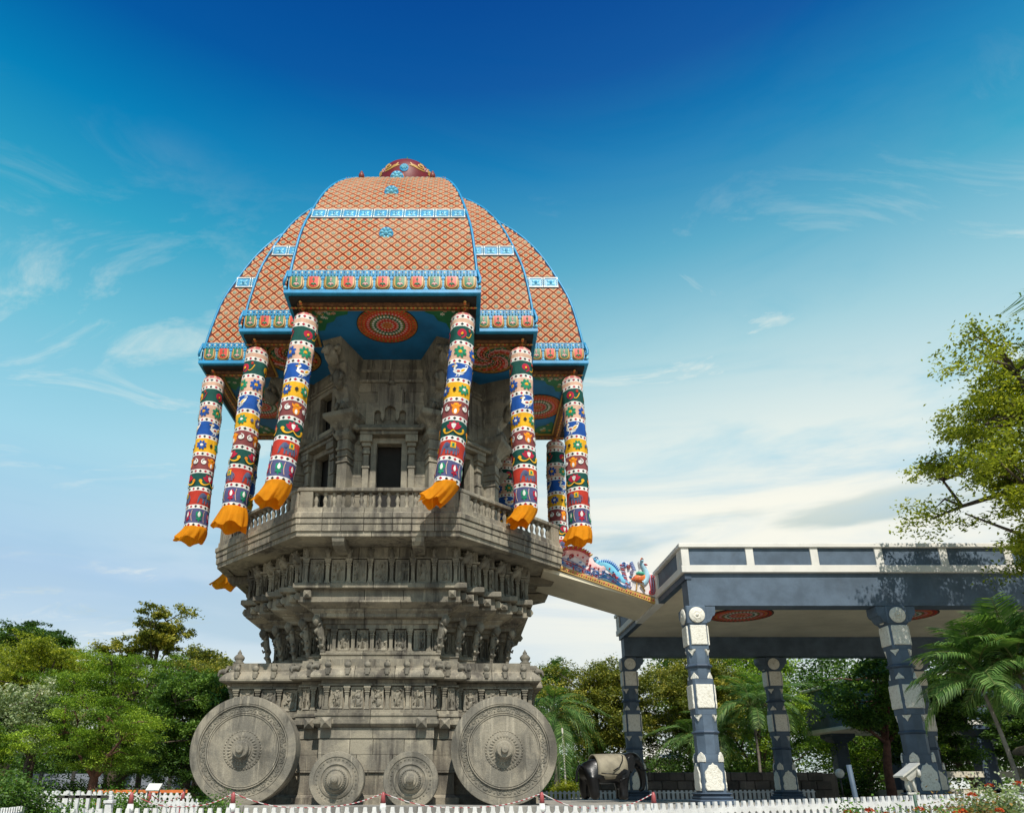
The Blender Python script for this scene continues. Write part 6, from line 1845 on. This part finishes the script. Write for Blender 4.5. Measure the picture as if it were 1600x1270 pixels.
# hedges and flower beds ------------------------------------------------
def shrub(name, label, X, Y, zb, size, mat, seed, n=6000, leaf=.07, cat='shrub', flowers=0, group=None, clr=.22, fmat=None, fsize=.035, nstem=14):
    rng = np.random.default_rng(seed); rnd = random.Random(seed)
    root = thing(name, label, cat, (X, Y, zb), 0, group); ZB[root.name] = 0
    sx, sy, sz = size; ncl = 46
    cl = np.stack([rng.uniform(-sx, sx, ncl), rng.uniform(-sy, sy, ncl), rng.uniform(.3, 1, ncl) * sz], 1)
    cl[:, 2] *= 1 - .35 * (np.abs(cl[:, 0]) / sx) ** 2
    cl[:, 2] += .10 * sz * np.sin(cl[:, 0] * 4 + seed)
    idx = rng.integers(0, ncl, n); P = cl[idx] + rng.normal(size=(n, 3)) * clr * np.array([1, 1, .8])
    P[:, 2] = np.maximum(P[:, 2], .02)
    var = .45 + (rng.random(ncl)[idx] - .5) * .4 + rng.normal(size=n) * .15
    put(leaf_mesh('foliage', P.astype(np.float32), leaf * rng.uniform(.6, 1.3, n), var, mat, rng, .5, .55), 'foliage', root)
    st = MB()
    for i in range(nstem):
        e = cl[i]; st.tube([(e[0] * .3, e[1] * .3, 0), (e[0] * .7, e[1] * .7, e[2] * .6), tuple(e)], [.018, .012, .006], 5)
    st.build('stems', bark, root)
    for i in range(flowers):
        c = cl[int(rng.integers(0, ncl))] + np.array([rng.uniform(-.15, .15), rng.uniform(-.3, 0), clr * 1.1]); m = 60
        d = rng.normal(size=(m, 3)); d /= np.linalg.norm(d, axis=1)[:, None]; d[:, 2] = np.abs(d[:, 2]) * .8
        Pf = (d * fsize * 1.7).astype(np.float32)
        put(leaf_mesh('flower_head', Pf, np.full(m, fsize * 1.0), rng.random(m), fmat or L_RED, rng, .3, .7), 'flower_head', root, tuple(c))
    return root
shrub('flowering_shrub', 'green shrub with small pale edged leaves and red flowers at the lower right corner', 8.75, 12.2, -1.3, (.80, .6, 1.08), L_PALE, 41, 13000, .07, flowers=5)
shrub('ixora_bush', 'red flowering ixora bush below the floodlight in front of the fence', 6.5, 11.6, -1.3, (.72, .4, .90), L_HEDGE, 42, 8000, .055, flowers=15)
shrub('ixora_bush', 'single tall ixora sprig with red flowers before the fence, left of the floodlight', 5.72, 11.4, -1.3, (.12, .12, 1.20), L_HEDGE, 43, 500, .06, flowers=4, clr=.08, nstem=5)
shrub('ixora_bush', 'bronze leaved ixora shoots with red flowers next to the corner shrub', 7.6, 11.9, -1.3, (.42, .4, .98), L_BRONZE, 44, 3600, .065, flowers=6)
shrub('hedge_bush', 'broad mixed green and bronze hedge at the lower left corner', -10.5, 17.0, -1.3, (.9, .8, 1.05), L_HEDGE, 45, 12000, .09, clr=.26)
shrub('hedge_bush', 'reddish bronze hedge growth behind the lower left hedge', -10.8, 17.9, -1.3, (.9, .5, 1.25), L_BRONZE, 46, 5000, .085, clr=.25)
shrub('hedge_bush', 'dark round bush at the left end of the white gate', -8.75, 15.6, -1.3, (.45, .45, 1.3), L_DARK, 47, 7000, .08, clr=.22)
shrub('garden_bed', 'low green plants behind the white gate bars', -8.4, 19.0, -1.3, (1.0, .4, 1.1), L_HEDGE, 48, 6000, .08, clr=.22)
shrub('garden_bed', 'leafy plants climbing the slatted fence near the left cones', -6.6, 20.9, -1.3, (.5, .3, 1.15), L_HEDGE, 49, 3000, .07, clr=.16)
shrub('clipped_bush', 'bright yellow green clipped bush between the right great wheel and the elephant', 5.0, 37.5, -.5, (.5, .4, .75), L_LIME, 50, 4500, .07, clr=.16)
shrub('corner_plant', 'small yellow flowered plant growing before the fence at the lower left', -6.3, 12.6, -1.3, (.3, .2, .92), L_HEDGE, 51, 1800, .06, clr=.12, flowers=3, fmat=L_YEL)
shrub('garden_bed', 'dark undergrowth under the trees behind the rear fence and pavilion', 13.5, 43.8, -.5, (9.0, .8, 1.6), L_DARK, 52, 26000, .16, clr=.5)
shrub('hedge_bush', 'dark hedge line under the left trees behind the far fence', -20, 34.5, -1.3, (8.5, .6, 1.35), L_DARK, 53, 24000, .14, clr=.4)

tree('broadleaf_tree', 'added dark tree that darkens the far hall, right of the second front column', 24.6, 39.6, -.5, 6.4, 3.2, .8, L_DARK, 61, 26000, .2, .5, 60, .85, .2, group=GR)  # added to darken the too bright front of the far hall
def wood(name, label, x0, x1, y, z0, z1, n, seed, mat):
    rng = np.random.default_rng(seed); C = []
    k = 260; cx = rng.uniform(x0, x1, k); cz = z0 + (z1 - z0) * rng.random(k) ** .8 * (.72 + .28 * np.sin(cx * .35 + seed) * np.cos(cx * .13)); cy = y + rng.uniform(-3, 3, k)
    i = rng.integers(0, k, n); P = np.stack([cx[i], cy[i], cz[i]], 1) + rng.normal(size=(n, 3)) * np.array([1.1, 1.1, .6])
    o = put(leaf_mesh(name, P.astype(np.float32), .34 * rng.uniform(.6, 1.3, n), .4 + (rng.random(k)[i] - .5) * .5 + rng.normal(size=n) * .12, mat, rng, .5, .6), name, kind='stuff')
    tag(o, label, 'woodland')
wood('distant_trees', 'dark band of far trees closing the view behind the left garden', -75, -14, 68, -1.3, 5.6, 60000, 71, L_DARK)
wood('distant_trees', 'far band of green trees beyond the pavilion', 18.5, 75, 72, -1.3, 18.0, 120000, 72, L_DARK)
wood('distant_trees', 'low far hedge of trees between the chariot and the pavilion', -4, 17, 74, -1.3, 4.0, 16000, 73, L_DARK)
tree('broadleaf_tree', 'added dark tree shading the far hall columns at the right edge', 31.0, 40.2, -.5, 5.6, 3.0, .4, L_DARK, 62, 22000, .2, .5, 56, .85, .2, group=GR)  # another added tree, set before the sunlit far hall columns to darken them
# ================================================================== SMALL THINGS
wall_m = stone_mat('rubble_stone', (0.16, 0.13, 0.10), (0.10, 0.085, 0.066), (0.04, 0.034, 0.028), streak=.3, tint=.3)
def low_wall():
    t = thing('stone_wall', 'low brown block wall behind the rear picket fence under the pavilion', 'wall', (12.5, 38.4, -.5)); ZB[t.name] = 0
    r = random.Random(4); me = MB().cbox((-.37, 0, 0), (.37, .35, .40), .03).mesh('wall_stone', wall_m)
    for j in range(3):
        for i in range(15):
            put(me, 'wall_stone', t, (-5.6 + i * .765 + (j % 2) * .38, r.uniform(-.02, .02), j * .42), r.uniform(-.01, .01))
    MB().box((-6.0, .1, 0), (6.2, .3, 1.2)).build('wall_core', wall_m, t)
low_wall()
blue_wall = paint('greyish_compound_wall', (0.20, 0.22, 0.26), 0.8, var=.15, wear=.4)
def compound_wall():
    t = thing('compound_wall', 'long grey compound wall in the shade under the left trees', 'wall', (-22, 57.5, -1.3)); ZB[t.name] = 0
    for i in range(12):
        MB().cbox((-14 + i * 2.4, 0, 0), (-14 + i * 2.4 + 2.38, .2, 2.3), .02).build('wall_panel', blue_wall, t)
        MB().cbox((-14.1 + i * 2.4, -.12, 0), (-13.85 + i * 2.4, .3, 2.5), .02).build('wall_pillar', dark_iron, t)
compound_wall()
lampw = paint('lamp_white', (0.72, 0.70, 0.62), .4)
def lamp():
    t = thing('garden_lamp', 'white conical garden lamp on a thin post under the left trees', 'lamp', (-12.6, 20.5, -1.3)); ZB[t.name] = 0
    MB().lathe([(.05, 0), (.04, .1), (.028, .2), (.025, 1.42), (.04, 1.45)], 10).build('post', dark_iron, t)
    MB().lathe([(.06, 1.44), (.08, 1.50), (.20, 1.70), (.235, 1.72), (.235, 1.74)], 16).build('lamp_shade', lampw, t)
    MB().lathe([(.24, 1.742), (.20, 1.78), (.10, 1.83), (.03, 1.86), (.02, 1.92)], 16).build('lamp_lid', lampw, t)
lamp()
def board():
    t = thing('notice_stand', 'small white slanted board on legs beyond the slatted fence at left', 'sign', (-9.0, 22.8, -1.3)); ZB[t.name] = 0
    M = Matrix.Translation((0, 0, 1.32)) @ Matrix.Rotation(R(38), 4, 'X')
    mb = MB(); mb.box((-.19, -.15, -.02), (.19, .15, .02), 0, M); mb.build('board', lampw, t)
    for s in (-1, 1): MB().tube([(s * .16, .1, 0), (s * .16, 0, 1.3)], .022, 6).build('leg', dark_iron, t)
board()
def rail():
    t = thing('orange_barrier', 'low orange and dark barrier rail beyond the white gate', 'barrier', (-11.0, 26.5, -1.3)); ZB[t.name] = 0
    MB().box((-1.5, -.03, 1.14), (1.7, .03, 1.24)).build('rail_bar', orange_p, t)
    MB().box((-1.5, -.03, .75), (1.7, .03, .85)).build('rail_bar', orange_p, t)
    for x in (-1.4, 0, 1.6): MB().box((x - .04, -.04, 0), (x + .04, .04, 1.3)).build('post', dark_iron, t)
rail()
glassy = paint('car_glass', (0.01, 0.012, 0.015), .08, bump=0); car_black = paint('black_car_paint', (0.012, 0.012, 0.014), .25, bump=0)
metal = paint('floodlight_grey', (0.50, 0.48, 0.43), .5, var=.15, wear=.3); green_post = paint('green_pole_paint', (0.06, 0.12, 0.08), .6, wear=.4)
def flood():
    x, y = 7.05, 12.1
    t = thing('floodlight', 'grey box floodlight tilted upward on a green post in front of the fence', 'floodlight', (x, y, -1.3)); ZB[t.name] = 0; S_ = .68
    MB().tube([(0, 0, 0), (-.01, 0, .6), (-.02, 0, 1.22)], .035, 8).build('post', green_post, t)
    MB().cbox((-.16, -.03, 1.20), (.10, .03, 1.235), .006).build('bracket_plate', metal, t)
    MB().tube([(-.10, 0, 1.23), (-.17, 0, 1.48)], .032, 8).build('yoke_arm', metal, t)
    MB().tube([(.04, 0, 1.23), (-.02, 0, 1.48)], .032, 8).build('yoke_arm', metal, t)
    M = Matrix.Translation((-.07, 0, 1.56)) @ Matrix.Rotation(R(-24), 4, 'Y')
    h = MB(); h.loft([[tuple(M @ Vector((sx * a, sy * b, z))) for sx, sy in ((-1, -1), (1, -1), (1, 1), (-1, 1))] for a, b, z in ((.10, .10, -.13), (.15, .13, -.08), (.17, .15, -.02), (.17, .15, .0))]); h.build('housing', metal, t)
    h = MB(); h.box((-.26, -.20, .002), (.22, .20, .03), 0, M); h.build('visor', metal, t)
    h = MB(); h.tube([tuple(M @ Vector((.10, -.12, -.09))), tuple(M @ Vector((.16, -.13, -.12)))], .06, 10); h.build('ballast_box', metal, t)
    t.scale = (S_, S_, 1.0)
flood()
def pole(x, y, h, r, label, m):
    t = MB().tube([(0, 0, 0), (-.02, 0, h * .5), (-.07, 0, h)], r, 8).build('slim_pole', m, None, (x, y, -1.3)); tag(t, label, 'pole')
pole(8.0, 15.75, 1.75, .05, 'short grey blue pole rising behind the fence left of the floodlight', slate)
pole(5.25, 38.8, 4.2, .05, 'slim grey pole between the right great wheel and the elephant', metal)
sand = stone_mat('sandstone', (0.27, 0.22, 0.15), (0.19, 0.155, 0.11), (0.07, 0.06, 0.045), streak=.4, tint=.08)
def lantern():
    x, y = 20.3, 26.5
    t = thing('stone_pedestal', 'stone pedestal with wide mushroom cap behind the areca palm stems', 'pedestal', (x, y, -.5)); ZB[t.name] = 0
    MB().cbox((-.62, -.62, 0), (.62, .62, .35), .03).build('foot', sand, t); MB().cbox((-.48, -.48, .352), (.48, .48, .80), .03).build('shaft', sand, t)
    MB().cbox((-.80, -.80, .802), (.80, .80, 1.18), .03).build('slab', sand, t)
    MB().lathe([(.45, 1.182), (.50, 1.35), (.62, 1.40), (.66, 1.50), (.60, 1.56)], 20).build('neck', sand, t)
    MB().lathe([(.62, 1.562), (.98, 1.60), (1.02, 1.72), (.86, 1.84), (.62, 1.92), (.40, 1.96)], 24).build('mushroom_cap', sand, t)
    MB().lathe([(.42, 1.962), (.44, 2.05), (.34, 2.12), (.20, 2.16), (.05, 2.2)], 16).build('knob', sand, t)
lantern()
def kiosk():
    t = thing('white_roofed_hut', 'small hut with pale sloping roof behind the elephant statue', 'hut', (13.6, 58, -.6)); ZB[t.name] = 0
    MB().box((-2.2, -1.5, 0), (2.2, 1.5, 2.6)).build('wall', cream, t)
    MB().loft([[(-2.8, -2, 2.6), (2.8, -2, 2.6), (2.8, 2, 2.6), (-2.8, 2, 2.6)], [(-2.7, -1.9, 2.75), (2.7, -1.9, 2.75), (2.7, 1.9, 2.75), (-2.7, 1.9, 2.75)], [(-.7, -.15, 4.1), (.7, -.15, 4.1), (.7, .15, 4.1), (-.7, .15, 4.1)]]).build('roof', lampw, t)
    MB().box((-.5, -1.55, 0), (.5, -1.45, 2.0)).build('door', dark_iron, t)
kiosk()
def globe():
    t = thing('globe_lamp', 'round white globe lamp on a short post in the shade behind the rear column', 'lamp', (17.6, 35.9, -.5)); ZB[t.name] = 0
    MB().tube([(0, 0, 0), (0, 0, .95)], .035, 8).build('post', dark_iron, t)
    MB().lathe([(.02, .93), (.12, .97), (.19, 1.08), (.20, 1.17), (.15, 1.29), (.06, 1.35), (.01, 1.36)], 16).build('globe', lampw, t)
globe()
def back_fence():
    t = thing('iron_railing', 'dark iron railing with coloured posters beyond the clipped yellow bush', 'fence', (4.6, 46.5, -.6)); ZB[t.name] = 0
    me = MB().box((-.015, -.015, 0), (.015, .015, 2.1)).mesh('bar', dark_iron)
    for i in range(24): put(me, 'bar', t, (-2.0 + i * .2, 0, 0))
    for z in (.25, 1.9): MB().box((-2.1, -.025, z), (2.8, .025, z + .05)).build('rail_bar', dark_iron, t)
    r = random.Random(2)
    for i, m in enumerate((blue_pk, green_l, red_p2, blue_l, orange_p, green_p)):
        MB().box((-1.2 + i * .42, -.05, 1.5 + r.uniform(-.1, .2)), (-.85 + i * .42, -.03, 2.1 + r.uniform(-.1, .2))).build('poster', m, t)
back_fence()
